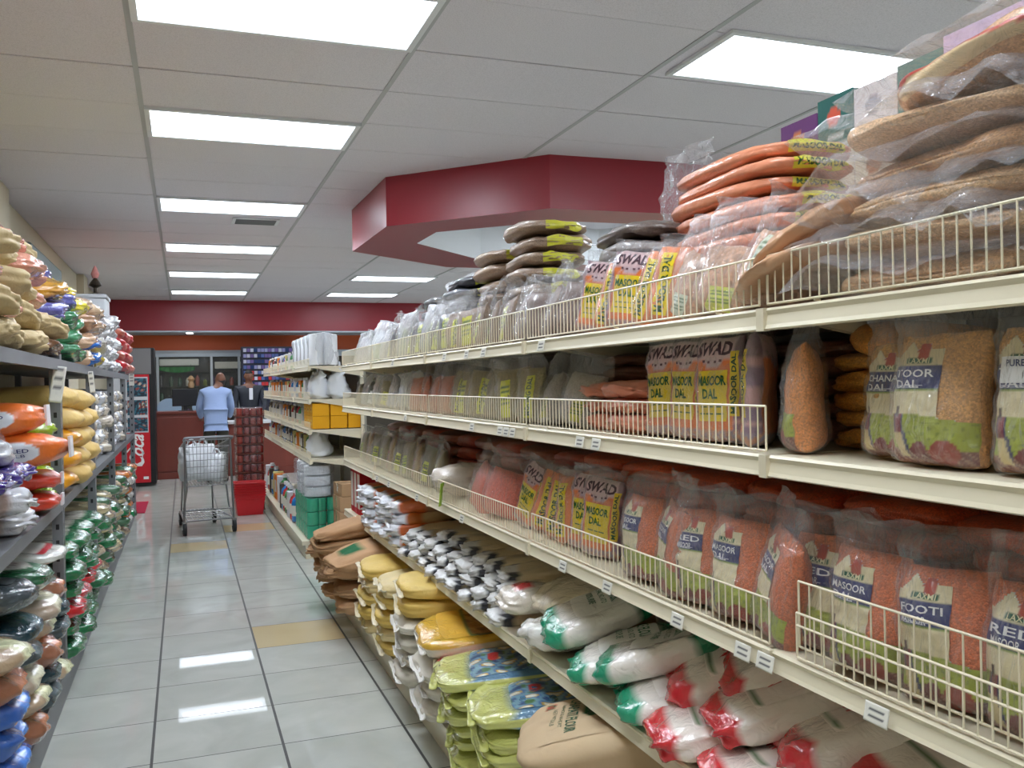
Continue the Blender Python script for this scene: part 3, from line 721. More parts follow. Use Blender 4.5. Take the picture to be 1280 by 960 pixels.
for k in range(2):
    place(get('silv', k, lambda v: stripbag(v, SIL, strip=(176, 170, 40), W=.18, H=.16, T=.09, env=1.5, lab=(-.1, .5, .1, .5))), 1.12, 2.44+k*.2, Z2, 15-k*30, -6, 8*(1-2*k), 'grey speckled bean bag with crumpled shiny top at the joint of the second shelf, %s' % ['nearer', 'farther'][k], 'bag of beans', 'grey speckled bags at the joint')
for k in range(7):
    place(get('moong', k % 4, lambda v: stripbag(v, (142, 128, 84), strip=(214, 212, 48), W=.15, H=.185, T=.065, title=['MOONG DAL', None, 'MOONG', None][v], lab=(-.6, -.05, .08, .8) if v % 2 else (.0, .62, .08, .85))), 1.10, 2.80+k*.135, Z2, 20+j(25), -4, j(7), 'olive lentil bag with lime label standing on the second shelf, %s from the joint' % ORD[k], 'bag of lentils', 'lime labelled bags on the second shelf')
for k in range(4):
    place(get('brick', k % 2, lambda v: stripbag(v, (186, 104, 70), lab=None, W=.15, H=.17, T=.07, env=1.5)), 1.10, 3.80+k*.17, Z2, j(25), -4, j(6), 'brick coloured lentil bag with clear top on the second shelf, %s past the lime labelled ones' % ORD[k], 'bag of lentils', 'brick coloured bags on the second shelf')
for k in range(8):
    place(get('wht', k % 4, lambda v: stripbag(v, [(176, 170, 168), (90, 96, 92), (200, 200, 204), (150, 140, 110)][v], strip=[(200, 206, 60), (220, 222, 228), (80, 150, 90), (205, 205, 70)][v], W=.17, H=.15, T=.08, env=1.4, haze=(v % 2 == 0))), 1.11, 4.50+k*.19, Z2, j(30), -4, j(14), 'mixed pale and grey pack on the second shelf, %s counting towards the far end' % ORD[k], 'bag of pulses', 'mixed packs at the far end of the second shelf')
for c in range(9):
    for q in range(3):
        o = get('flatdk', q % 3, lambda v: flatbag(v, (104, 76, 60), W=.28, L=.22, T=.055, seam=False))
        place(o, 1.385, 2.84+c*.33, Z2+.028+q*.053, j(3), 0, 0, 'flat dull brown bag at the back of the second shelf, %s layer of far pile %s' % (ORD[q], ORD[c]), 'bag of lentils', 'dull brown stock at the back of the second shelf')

# ---------------------------------------------------------------- top shelf
BIG = (196, 150, 108)
def bigbag(v):
    r = root('lentil_bag'); S = Brick(.42, .40, .066, 600+v, n=2.9, wr=.005, taper=.5, droop=.012*(v % 2))
    link('contents', brick_mesh('contents', S, m_grain, [(218, 178, 134), (206, 160, 116), (222, 182, 140)][v % 3], 14), r)
    E_ = Pillow(.47, .52, .082, 600+v, pb=3, pt=3, wr=.007)
    def g(side):
        def f(s, t):
            P = E_.P(-1+2*np.asarray(s, float), np.asarray(t, float)+0*np.asarray(s, float), side); return np.stack([P[..., 0], P[..., 2]-.26, -P[..., 1]], -1)
        return f
    a = patch('film', g(-1), m_film, (255, 255, 255), 16, 20); link('film', a, r)
    link('film', patch('film', g(1), m_film, (255, 255, 255), 16, 20), r); return r
for c, (yy, xx, nl) in enumerate([(.62, 1.25, 6), (1.10, 1.245, 5)]):
    for q in range(nl):
        place(get('big', (c+q) % 3, bigbag), xx+j(.012), yy+j(.02)-.012*q, Z1+.036+q*.057, j(5), 1.0, 0, 'big clear bag of brown lentils lying on the top shelf, %s layer of the %s pile' % (ORD[q], ['nearest', 'second'][c]), 'bag of lentils', 'big brown bags on the top shelf')
def redline(v):
    r = bigbag(v); r.name = 'lentil_bag'
    S = Brick(.42, .40, .066, 600+v, n=2.9, wr=.005, taper=.5, droop=.012*(v % 2))
    f = lambda s, t: S.Q(np.stack([-.95+1.9*np.asarray(s, float), -1+0*np.asarray(s, float), -.9+1.7*np.asarray(t, float)+0*np.asarray(s, float)], -1), .002)
    link('label', patch('label', f, m_print, lambda s, t: (186, 52, 40) if abs(t-.55-.18*math.sin(s*5)) < .1 else ((216, 190, 146) if t < .55+.18*math.sin(s*5) and t > .12 else None), 40, 14), r); return r
place(get('redl', 4, redline), 1.24, .97, Z1+.335, 8, 0, -7, 'big clear bag with a wavy red stripe topping the brown pile', 'bag of lentils', None, .98)
place(get('redl', 5, redline), 1.30, .58, Z1+.385, -6, 0, -2, 'big striped bag at the very top corner of the picture', 'bag of lentils', None, .98)
for k, (xx, yy, zz, rx, dh) in enumerate([(1.17, 1.36, .065, -26, 8), (1.15, 1.38, .015, -18, -4)]):
    place(get('lean', k, lambda v: flatbag(v, (204, 158, 122), m_print, W=.27, L=.34, T=.05, seam=True, n=2.8, wr=.006)), xx, yy, Z1+zz+.05, dh, 0, rx, 'brown bag leaning against the big pile on the top shelf, %s' % ['upper', 'lower'][k], 'bag of lentils', 'leaning brown bags')
# peanuts and beans in clear bags behind the fence
for k, (yy, xx, dh, rx) in enumerate([(1.475, 1.085, 30, 22), (1.62, 1.085, 12, 10), (1.745, 1.08, -10, 14)]):
    place(get('bean', k, lambda v: stripbag(v, (188, 146, 118), strip=(206, 212, 190) if v != 1 else (196, 200, 90), m=m_bean, W=.17, H=.15, T=.08, env=1.7, lab=(-.7, -.1, .3, .95) if v == 0 else (-.2, .5, .05, .4))), xx, yy, Z1, dh, -5, rx, 'clear bag of pale speckled beans behind the top shelf fence, %s from the big brown pile' % ORD[k], 'bag of beans', 'bean bags on the top shelf')
for k, (yy, xx, dh, rx, vr) in enumerate([(1.875, 1.085, 24, 8, -1), (1.975, 1.09, 10, 14, -2), (2.085, 1.09, 34, 8, 4), (2.19, 1.09, 20, 12, -1), (2.28, 1.09, 30, 10, 2)]):
    place(swad(vr) if vr > 0 else side_or(-vr), xx, yy, Z1, dh, -5, rx, 'orange bag with yellow stripe standing behind the top shelf fence, %s from the bean bags' % ORD[k], 'bag of lentils', 'orange striped bags on the top shelf', .84)
for q in range(10):
    o = get('stackmas', q % 3, lambda v: flatbag(v, (220, 142, 108), m_print, W=.27, L=.48, T=.043, strip=(206, 200, 56), title='MASOOR DAL', seam=False, n=3.6, wr=.0035, droop=0))
    place(o, 1.315+j(.008), 1.82+j(.012), Z1+.024+q*.0385, j(3.5), 0, 0, 'flat orange MASOOR DAL bag in the tall pile on the top shelf, %s from the bottom' % ORD[q], 'bag of lentils', 'tall orange pile on the top shelf', base=0)
DKB = (112, 84, 72)
for k, (yy, xx, dh, rx) in enumerate([(2.40, 1.09, 20, 8), (2.54, 1.09, -15, 14), (2.69, 1.10, 30, 6), (2.83, 1.10, 0, 16)]):
    place(get('dkb', k % 3, lambda v: stripbag(v, DKB, lab=None, W=.16, H=.16, T=.08, env=1.5)), xx, yy, Z1, dh, -5, rx, 'shiny dark brown lentil bag standing behind the top shelf fence, %s past the orange ones' % ORD[k], 'bag of lentils', 'dark brown bags on the top shelf')
for q in range(6):
    o = get('dkf', q % 3, lambda v: flatbag(v, (104, 88, 80), W=.27, L=.44, T=.056, seam=True, n=3, wr=.008, droop=.02))
    place(o, 1.28+j(.03), 2.30+j(.04), Z1+.03+q*.052, j(9), 0, j(3), 'dark brown bag lying behind the standing orange ones, %s layer' % ORD[q], 'bag of lentils', 'lying dark bags on the top shelf', base=0)
# loose clear empty film
e_ = Pillow(.2, .30, .05, 900, pb=3, pt=2, wr=.012, kx=.15)
o = link('plastic_bag', pillow_mesh('plastic_bag', e_, m_film, (240, 240, 242), 14, 18)); put(o, 1.33, 2.16, Z1+.235, RZ+.3, -.2, -.35)
props(o, 'puffed empty clear plastic bag sticking up beside the tall orange pile', 'plastic bag')
for c, (yy, nl, col, vr) in enumerate([(3.05, 8, (150, 124, 104), 0), (3.42, 7, (158, 132, 112), 1)]):
    for q in range(nl):
        o = get('brs%d' % c, q % 3, lambda v: flatbag(v+c*3, col, W=.26, L=.34, T=.058, strip=(196, 194, 54), title=None, seam=False, n=3.2, wr=.006))
        place(o, 1.27+j(.012), yy+j(.012), Z1+.031+q*.0555, j(4), 0, 0, 'flat grey brown bag with lime strip in the %s high pile on the top shelf, %s layer' % (['nearer', 'farther'][c], ORD[q]), 'bag of lentils', 'high grey brown piles', base=0)
for k in range(5):
    place(get('brst', k % 3, lambda v: stripbag(v, (136, 112, 92), strip=(200, 198, 50), W=.16, H=.17, T=.075, env=1.5, title='MOONG' if v == 1 else None, lab=(-.3, .35, .1, .8))), 1.10, 2.98+k*.15, Z1, j(30), -5, j(10), 'brown bag with lime label standing before the high grey piles on the top shelf, %s from the near side' % ORD[k], 'bag of lentils', 'lime labelled bags before the high piles')
BLK = (62, 62, 70)
for c in range(2):
    for q in range(6-c):
        o = get('blf', q % 3, lambda v: flatbag(v, BLK, W=.27, L=.36, T=.06, strip=(206, 208, 60), seam=False, n=3, wr=.009))
        place(o, 1.27+j(.015), 3.86+c*.40+j(.015), Z1+.032+q*.057, j(6), 0, j(2), 'black lentil bag lying on the top shelf, %s layer of the %s dark pile' % (ORD[q], ['nearer', 'farther'][c]), 'bag of lentils', 'black lentil piles', base=0)
for k in range(8):
    place(get('blk', k % 3, lambda v: stripbag(v, [BLK, (86, 82, 84), (110, 96, 84)][v], strip=(198, 206, 60), W=.17, H=.18, T=.08, env=1.45, haze=v == 2, lab=(-.2, .35, .1, .85))), 1.10, 3.74+k*.155, Z1, j(25), -5, j(10), 'black lentil bag with lime strip behind the top shelf fence, %s towards the far end' % ORD[k], 'bag of lentils', 'black lentil bags on the top shelf')
for k in range(7):
    place(get('whp', k % 4, lambda v: stripbag(v, [(206, 206, 212), (150, 110, 108), (216, 218, 222), (166, 196, 150)][v], strip=[(220, 224, 228), (216, 216, 220), (150, 190, 110), (80, 140, 180)][v], W=.20, H=.17-.01*(k % 2), T=.10, env=1.5, haze=True)), 1.14, 5.0+k*.165, Z1, j(30), -4, j(10), 'pale crumpled pack at the far end of the top shelf, %s past the black lentils' % ORD[k], 'bag of pulses', 'pale packs at the far end of the top shelf', 1.05 if k == 2 else .9)
o = link('plastic_bag', pillow_mesh('plastic_bag', Pillow(.3, .3, .12, 905, pb=3, pt=2, wr=.012), m_haze, (240, 240, 242), 14, 18)); put(o, 1.22, 4.15, Z1+.30, RZ, -1.2, .2)
props(o, 'milky plastic bag crowning the black lentil piles under the red ring', 'plastic bag')
# cartons along the back of the top shelf
def carton(w, d, h, cols, title, bands):
    r = root('carton'); b = MB().box((-w/2, -d/2, 0), (w/2, d/2, h), lin(cols), bev=.002); b.build('carton_body', m_card, r)
    f = lambda s, t: np.stack([-w/2+w*np.asarray(s, float), -d/2-.0012+0*np.asarray(s, float), h*np.asarray(t, float)+0*np.asarray(s, float)], -1)
    link('printed_panel', patch('printed_panel', f, m_card, bands, 24, 12), r); return r
def art_(base, blob, foot):
    return lambda s, t: blob if ((s-.45)/.2)**2+((t-.62)/.16)**2 < 1 else (foot if t < .12 or (.25 < s < .75 and .2 < t < .28) else base)
defs = [('purple carton with a round orange picture', (98, 52, 108), (196, 120, 70), (80, 40, 92)), ('teal green carton with a small red oval', (36, 96, 90), (198, 84, 60), (200, 206, 200)),
        ('white carton with grey printing', (206, 204, 206), (150, 150, 158), (120, 118, 130)), ('small teal carton beside the white one', (60, 116, 112), (200, 140, 90), (190, 196, 190)),
        ('lilac carton with dark lines', (190, 170, 200), (176, 156, 190), (70, 66, 88)), ('yellow carton at the picture edge', (216, 200, 84), (190, 160, 60), (150, 120, 60))]
yy = 2.05
for k, (nm, a, b_, c_) in enumerate(defs):
    wd = [.15, .13, .14, .13, .2, .16][k]
    o = carton(wd, .2, .14, a, None, art_(a, b_, c_)); put(o, 1.66, yy-wd/2, Z1+[.415, .44, .43, .44, .46, .47][k], RZ)
    props(o, '%s on the back row above the top shelf bags' % nm, 'carton', 'cartons along the back of the top shelf')
    for q in range(3):
        h_ = [.415, .44, .43, .44, .46, .47][k]/3
        o = carton(wd, .2, h_-.001, (206, 190, 160) if q < 2 else (214, 208, 200), None, art_((206, 196, 176), (160, 110, 80), (140, 120, 100))); put(o, 1.66, yy-wd/2, Z1+q*h_, RZ)
        props(o, 'beige carton beneath the %s, %s' % (nm.split(' with')[0].split(' beside')[0].split(' at')[0], ['lowest', 'second up', 'directly under it'][q]), 'carton', 'beige cartons stacked behind the bags')
    yy -= wd+.003
# other side shelf that carries the cartons
g = empty('gondola_shelving', 'far side top shelf of the lentil gondola that carries the cartons', 'shelving', None, (1.5, .16, 0))
MB().box((.002, 0, 1.555), (.32, 2.44, 1.574)).build('shelf', m_cream, g); MB().box((.002, 0, 0), (.03, 2.44, 1.555)).build('back_panel', m_back, g)

# ---------------------------------------------------------------- fourth shelf: flour bags and packets
def rice_col(x, y, z): return (26, 150, 112) if y < -.70 else ((234, 228, 220) if y < .6 else (26, 130, 90))
def besan_col(x, y, z):
    if y < -.74: return (206, 34, 44)
    if y < -.68: return (60, 96, 56)
    return (236, 226, 216)
WR = [('RICE FLOUR', (.12, .62, .88, .80), .02, 0)]
def ric(v): return sack(v, rice_col, m_gloss, W=.24, L=.36, T=.085, name='flour_bag', label=('top', (-.8, -.42, .8, .55), lambda s, t: (236, 232, 226), 8, 8), text=[('RICE FLOUR', (.08, .66, .72, .86), .02, 0), ('100% PURE', (.1, .30, .6, .42), .01, 0), ('CHAL NO ATO', (.1, .5, .66, .60), .01, 0)], tcol=(44, 110, 84), taper=.3, wr=.007, n=3.8)
def bes(v): return sack(v+10, besan_col, m_gloss, W=.23, L=.34, T=.085, name='flour_bag', label=('top', (-.8, -.40, .8, .7), lambda s, t: (238, 228, 220) if not (abs(s-.5) < .42 and .02 < t < .1) else (90, 120, 80), 10, 16), text=[('FLOUR', (.12, .55, .8, .8), .02, 0), ('BESAN', (.12, .25, .6, .42), .02, 0)], tcol=(200, 60, 60), taper=.3, wr=.007, n=3.8)
for k, (xx, yy, zz, dh, rx, tl) in enumerate([(1.16, 2.42, .13, -18, 4, 18), (1.14, 2.20, .07, -24, 0, 14), (1.15, 2.02, .125, -36, -6, 18), (1.15, 1.93, .05, -22, 4, 8)]):
    place(get('ric', k % 2, ric), xx, yy, Z4+zz, dh, tl, rx, 'white and green rice flour bag on the fourth shelf, %s' % ['topmost with readable print', 'lower one beneath it', 'middle one turned across', 'lowest nearest one by the red ended bags'][k], 'bag of flour', 'green ended flour bags on the fourth shelf')
for k, (xx, yy, zz, dh, rx, tl) in enumerate([(1.12, 1.72, .055, -24, 0, 12), (1.12, 1.50, .05, -18, 0, 12), (1.22, 1.80, .145, -30, 8, 20), (1.18, 1.58, .145, -24, 0, 20), (1.13, 1.28, .05, -12, 0, 12), (1.22, 1.38, .15, -26, -6, 20), (1.26, 1.20, .15, -16, 4, 18), (1.26, 1.66, .20, -30, 6, 22)]):
    place(get('bes', k % 3, bes), xx, yy, Z4+zz, dh, tl, rx, 'white flour bag with red folded end on the fourth shelf, %s' % ['front low, first by the green ones', 'front low, second', 'behind and above, by the green ones', 'second layer, middle', 'front low, under the price tag', 'second layer, under the shelf joint', 'second layer, nearest', 'topmost of the heap'][k], 'bag of flour', 'red ended flour bags on the fourth shelf')
o = sack(31, lambda x, y, z: (60, 84, 120) if y > .2 else ((214, 196, 96) if y > -.1 else (112, 52, 34)), m_gloss, W=.26, L=.32, T=.08, name='snack_bag', taper=.6, wr=.006)
place(o, 1.15, 1.08, Z4+.125, -16, 5, 0, 'brown, yellow and blue bag on the fourth shelf under the double railed fence', 'bag of snacks')
for k in range(3):
    place(get('tan4', k % 2, lambda v: sack(v+40, (216, 200, 172), m_gloss, W=.25, L=.36, T=.08, name='flour_bag', taper=.6)), 1.2, .80+k*.22-.06, Z4+.045, -12, 3, 0, 'cream flour bag lying low on the fourth shelf, %s from the cut-off end' % ORD[k], 'bag of flour', 'cream flour bags on the fourth shelf')
o = Pillow(.22, .26, .08, 77, pb=9, pt=5, wr=.005)
r = root('flour_bag'); link('sack_body', pillow_mesh('sack_body', o, m_print, lambda u, v, s: (30, 110, 76) if v < .2 or v > .93 else (226, 220, 206), 14, 18), r)
text_on('lettering', 'RICE FLOUR', front(o, -.7, .75, .66, .8, .003), (0, 0, 1, 1), (50, 100, 84), r, .02); text_on('lettering', 'CHAL NO ATO', front(o, -.5, .6, .5, .58, .003), (0, 0, 1, 1), (50, 100, 84), r, .01); text_on('lettering', '100% PURE', front(o, -.5, .6, .3, .38, .003), (0, 0, 1, 1), (206, 110, 100), r, .01)
place(r, 1.33, 2.08, Z4+.02, 8, -8, 0, 'upright cream rice flour bag behind the green ended heap', 'bag of flour')
o = sack(52, (222, 208, 182), m_gloss, W=.30, L=.36, T=.12, name='flour_bag', n=2.6, wr=.009); place(o, 1.22, 2.64, Z4+.14, -12, 6, 0, 'plump cream bag with twisted milky neck on the fourth shelf', 'bag of flour')
o = sack(53, (226, 222, 216), m_gloss, W=.24, L=.28, T=.10, name='flour_bag', n=2.4, wr=.012); place(o, 1.10, 2.56, Z4+.055, -22, 0, 0, 'crumpled white bag between the striped packets and green flour bags', 'bag of flour')
o = sack(54, lambda x, y, z: (196, 44, 50) if abs(x) < .35 and abs(y+.3) < .3 else (214, 204, 190), m_gloss, W=.22, L=.26, T=.09, name='snack_bag', n=2.6, wr=.009); place(o, 1.10, 2.80, Z4+.10, -10, 4, 0, 'clear pack with red printing beside the plump cream bag', 'bag of snacks')
def pap_col(x, y, z):
    if y < -.93: return (216, 214, 212)
    if y < -.62: return (216, 214, 214) if abs(x) < .45 else (44, 44, 54)
    if y < -.5: return (196, 150, 80)
    return (206, 186, 150)
n_ = 0
for q in range(4):
    for c in range(9):
        yy = 2.93+c*.165+(q % 2)*.06
        if q == 3 and c > 5: continue
        n_ += 1
        place(get('pap', (c+q) % 3, lambda v: sack(v+60, pap_col, m_print, W=.17, L=.34, T=.048, name='flour_packet', taper=.1, wr=.008, n=4)), 1.145+.025*q+j(.01), yy, Z4+.026+q*.041, -12+j(16), 4+j(4), j(6), 'white ended packet with black corners on the fourth shelf, %s layer, %s from the near side' % (ORD[q], ORD[c]), 'packet', 'white and black packets on the fourth shelf')
for c in range(8):
    for q in range(3):
        place(get('tanf', (c+q) % 2, lambda v: flatbag(v, [(204, 170, 120), (176, 84, 66)][v], m_print, W=.30, L=.16, T=.075, seam=False, name='flour_bag')), 1.41, 2.75+c*.31, Z4+.04+q*.07, j(3), 0, 0, 'dull bag at the back of the fourth shelf, %s layer of pile %s' % (ORD[q], ORD[c]), 'bag of flour', 'stock at the back of the fourth shelf')
def yel_col(x, y, z):
    if y < -.8: return (222, 224, 232)
    return [(226, 178, 60), (40, 84, 50), (222, 120, 50)][0 if x < -.1 else (1 if x < .5 else 2)] if y < -.3 else (206, 170, 120)
def org_col(x, y, z): return (226, 226, 232) if y < -.78 else ((224, 110, 52) if y < .1 else (196, 150, 110))
for q in range(4):
    for c in range(5):
        f_ = (c+q) % 2
        place(get('yo%d' % f_, q % 2, lambda v: sack(v+80+f_, [yel_col, org_col][f_], m_print, W=.19, L=.36, T=.065, name='flour_packet', taper=.2, wr=.008, n=3.8)), 1.16+j(.02), 4.50+c*.21, Z4+.035+q*.056, -8+j(6), 2, j(3), '%s packet on the fourth shelf near its far end, %s layer, %s along' % (['yellow and green', 'orange and white'][f_], ORD[q], ORD[c]), 'packet', 'yellow and orange packets on the fourth shelf')
def redbox(v):
    r = root('carton'); MB().box((-.05, -.15, 0), (.05, .15, .30), lin((176, 22, 36)), bev=.003).build('carton_body', m_card, r)
    MB().box((-.036, -.1512, .04), (.036, -.150, .26), lin((222, 214, 206))).box((.0500, -.07, .12), (.0508, .12, .18), lin((196, 180, 176))).box((-.0508, -.07, .12), (-.05, .12, .18), lin((196, 180, 176))).build('printed_panel', m_card, r)
    return r
for k in range(3): place(get('redbox', 0, redbox), 1.18, 5.66+k*.115, Z4, 0, 0, 0, 'tall red carton with white panel at the far end of the fourth shelf, %s' % ['nearest', 'middle', 'outermost'][k], 'carton', 'red cartons')

# ---------------------------------------------------------------- bottom shelf: big sacks
KR = (206, 180, 146)
def chap(v):
    def art(s, t):
        if ((s-.38)/.19)**2+((t-.335)/.05)**2 < 1: return (60, 106, 70)
        if ((s-.14)/.08)**2+((t-.05)/.05)**2 < 1: return (70, 100, 66) if (s*30+t*20) % 2 > 1 else (190, 70, 60)
        return KR
    return sack(v+110, KR, m_paper, W=.42, L=.58, T=.125, name='flour_sack', n=5, taper=.25, wr=.005, label=('top', (-.8, -.85, .8, .8), art, 34, 40),
        text=[('LAXMI', (.23, .31, .53, .36), .02, 0), ('CHAPATI FLOUR', (.08, .19, .90, .26), .02, 0), ('WHOLE WHEAT', (.2, .145, .74, .17), .0, 0), ('NET WT 20 LB', (.28, .09, .68, .12), .0, 0)], tcol=(60, 96, 66))
for k, (xx, yy, zz, dh, tl) in enumerate([(1.11, 2.16, .315, -28, 12), (1.15, 2.12, .18, -14, 4), (1.16, 2.12, .045, -8, 2), (1.18, 1.60, .28, -18, 6), (1.18, 1.58, .14, -10, 3)]):
    place(get('chap', k % 2, chap), xx, yy, ZB+zz+.03, dh, tl, 0, 'brown paper chapati flour sack on the bottom shelf, %s' % ['top one with readable print', 'beneath the printed top one', 'lowest of the pile', 'nearer pile, upper', 'nearer pile, lower'][k], 'sack of flour', 'chapati flour sacks')
YG = (204, 206, 120)
def chips_art(s, t):
    g = math.sin(s*19+math.sin(t*13)*2)*math.cos(t*17+s*5)
    if ((s-.62)/.11)**2+((t-.72)/.09)**2 < 1: return (196, 150, 96) if ((s-.62)/.08)**2+((t-.72)/.065)**2 < 1 else (60, 36, 30)
    if ((s-.40)/.12)**2+((t-.70)/.06)**2 < 1 or ((s-.38)/.13)**2+((t-.22)/.06)**2 < 1: return (190, 44, 48)
    if g > .72: return (226, 226, 214)
    if g > .45: return (216, 176, 50)
    if g > .1: return (60, 104, 160)
    if g > -.4: return (120, 160, 176)
    return (40, 72, 120) if math.sin(t*31) > 0 else (80, 120, 70)
def chips(v): return sack(v+130, lambda x, y, z: YG if y < -.62 or abs(z) < .4 else (90, 130, 160), m_gloss, W=.37, L=.54, T=.06, name='snack_bag', n=4.5, taper=.45, wr=.007, seal=YG, label=('top', (-.88, -.56, .88, .9), chips_art, 44, 50))
n_ = 0
for c, (yy, nl) in enumerate([(2.58, 6), (2.93, 6)]):
    for q in range(nl):
        place(get('chips', (c+q) % 2, chips), 1.13+j(.02)-.01*q, yy+j(.02), ZB+.045+q*.051, -14+j(7), 5, j(2), 'yellow edged snack bag with colourful top on the bottom shelf, %s layer of the %s pile' % (ORD[q], ['nearer', 'farther'][c]), 'bag of snacks', 'yellow edged snack bags')
def gold_art(s, t):
    if s < .24: return (226, 176, 62)
    if .24 <= s < .29 or (t < .06): return (96, 120, 70)
    g = math.sin(s*23+t*9)*math.sin(t*19-s*7); 
    if ((s-.62)/.09)**2+((t-.16)/.06)**2 < 1: return (120, 110, 80)
    return (176, 122, 70) if g > .15 else ((196, 150, 96) if g > -.4 else (140, 88, 52))
def gold(v): return sack(v+150, lambda x, y, z: (228, 180, 64) if z > .2 else (222, 212, 190), m_gloss, W=.44, L=.54, T=.09, name='rice_sack', n=5, taper=.2, wr=.005, seal=(228, 222, 214), label=('top', (-.88, -.75, .88, .88), lambda s, t: gold_art(t*.999, 1-s), 34, 34))
place(get('gold', 0, gold), 1.13, 3.42, ZB+.30, -10, 5, 0, 'golden sack with a food picture lying on top of the bottom shelf pile', 'sack of rice')
place(sack(163, lambda x, y, z: (206, 60, 56) if (x*y > .0 and y < -.2) else (226, 196, 120), m_gloss, W=.3, L=.5, T=.07, name='snack_bag', seal=(222, 206, 170)), 1.10, 3.12, ZB+.26, -14, 4, 0, 'yellow pack with red print beside the golden sack', 'bag of snacks')
for c, yy in enumerate((3.40, 3.82)):
    for q in range(3 if c == 0 else 4):
        place(get('wsk', (c+q) % 2, lambda v: sack(v+170, (220, 212, 196), m_woven, W=.41, L=.54, T=.08, n=4.5, taper=.25, name='rice_sack', seal=(236, 232, 226))), 1.12+j(.015), yy, ZB+.045+q*.07, -8+j(4), 2, j(2), 'white edged sack under the %s on the bottom shelf, %s layer' % (['golden one', 'yellow ones'][c], ORD[q]), 'sack of rice', 'white edged sacks on the bottom shelf')
for c, yy in enumerate((3.86, 4.28, 4.70)):
    for q in range(2 if c == 0 else 5):
        place(get('ysk', (c+q) % 3, lambda v: sack(v+180, [lambda x, y, z: (220, 186, 96), lambda x, y, z: (176, 44, 46) if z > 0 and abs(x) < .6 and y > -.5 else (222, 190, 104), lambda x, y, z: (226, 204, 150)][v], m_woven, W=.41, L=.52, T=.08, n=4.5, taper=.25, name='rice_sack', seal=(230, 218, 186))), 1.12+j(.02), yy, ZB+(.33 if c == 0 else .045)+q*.07, -6+j(5), 2, j(2), 'yellow rice sack on the bottom shelf, %s layer of pile %s' % (ORD[q], ORD[c]), 'sack of rice', 'yellow sacks on the bottom shelf')
def kr_col(x, y, z): return (40, 104, 66) if z > .3 and abs(x) < .5 and -.75 < y < -.2 else (196, 156, 118)
for c, (yy, nl) in enumerate(((5.12, 4), (5.52, 5), (5.88, 4))):
    for q in range(nl):
        place(get('krs', (c+q) % 3, lambda v: sack(v+190, kr_col if v == 0 else (lambda x, y, z: (188, 148, 110)), m_paper, W=.36, L=.54, T=.10, name='flour_sack', n=4, wr=.012)), 1.06-.02*q+j(.02), yy, ZB+.055+q*.092, -4+j(9), 3 if q < nl-1 else 12, j(4), 'brown paper sack at the far end of the bottom shelf, %s layer of pile %s' % (ORD[q], ORD[c]), 'sack of flour', 'brown paper sacks at the far end')
# ================================================================ sacks on the steel rack (near ends towards the aisle, +x)
RL = PI/2
def lsack(key, v, col, W, L, T, **k):
    return get(key, v, lambda q: sack(q+300+(sum(map(ord, key)) % 90), col, k.get('m', m_woven), W=W, L=L, T=T, n=k.get('n', 3.4), wr=k.get('wr', .007), taper=k.get('taper', .3), name=k.get('name', 'rice_sack'), seal=k.get('seal'), label=k.get('label'), text=k.get('text'), tcol=k.get('tcol', (40, 50, 110)), droop=k.get('droop', 0)))
def lp(o, x, y, z, dh, rx, label, cat, grp, s=1, tl=0): return place(o, x, y, z, dh, tl, rx, label, cat, grp, s, RL)
ZM, ZL, ZT = .934, .134, 1.594
# middle level: orange sacks with a white oval
def oval(s, t): return (232, 234, 240) if abs(s-.5) < .46 and ((max(0, abs(s-.5)-.3)/.16)**2+((t-.5)/.42)**2 < 1) else (224, 116, 50)
OR = (226, 112, 44)
olab = ('nside', (-.75, -.6, .75, .6), oval, 30, 12)
for q in range(2):
    o = lsack('orsk', q, OR, .32, .50, .142, m=m_print, n=3.6, wr=.004, label=olab, text=[('PONNI BOILED', (.16, .52, .84, .70), .01, 0), ('NET WT 20 LB', (.2, .3, .8, .44), .0, 0)])
    w_ = MB().box((-.05, -.005, -.04), (.05, .004, .045), lin((226, 224, 226))).build('paper_tab', m_ink, o); w_.location = (.04, -.252, 0)
    lp(o, -.70-q*.08, 4.10-q*.04, ZM+.265+q*.134, 0, 0, 'bright orange rice sack with white oval label on the steel rack, %s' % ['lower of the two', 'upper of the two'][q], 'sack of rice', 'orange oval labelled sacks', 1, -3)
for q in range(2):
    o = lsack('redor', q, (206, 62, 40), .28, .40, .085, m=m_print, wr=.005)
    w_ = MB().box((-.03, -.005, -.025), (.03, .004, .025), lin((226, 224, 226))).build('paper_tab', m_ink, o); w_.location = (.06, -.202, 0)
    lp(o, -.70, 4.2, ZM+.05+q*.09, 0, 0, 'red orange sack under the oval labelled ones, %s' % ['lowest', 'second up'][q], 'sack of rice', 'red orange sacks on the rack')
for q in range(4):
    lp(lsack('lime', q % 2, (156, 184, 40), .20, .34, .10, m=m_gloss, name='rice_bag'), -.72, 4.46, ZM+.05+q*.10, j(8), 0, 'lime green bag beside the orange sacks on the rack, %s layer' % ORD[q], 'bag of rice', 'lime green bags on the rack')
GR = (190, 186, 184)
def sil(x, y, z): return (170, 40, 46) if (abs(x) < .25 and z > .4 and y > -.6) else ((206, 206, 210) if y < -.5 else (176, 150, 140))
n_ = 0
for c in range(4):
    for q in range(2):
        lp(lsack('silv', (c+q) % 3, sil, .20, .34, .095, m=m_gloss, wr=.012, name='snack_bag'), -.675+j(.02), 3.24+c*.21, ZM+.05+q*.085, j(12), j(8), 'shiny silver grey pack on the near end of the rack, %s layer, %s along' % (ORD[q], ORD[c]), 'bag of snacks', 'silver packs on the rack')
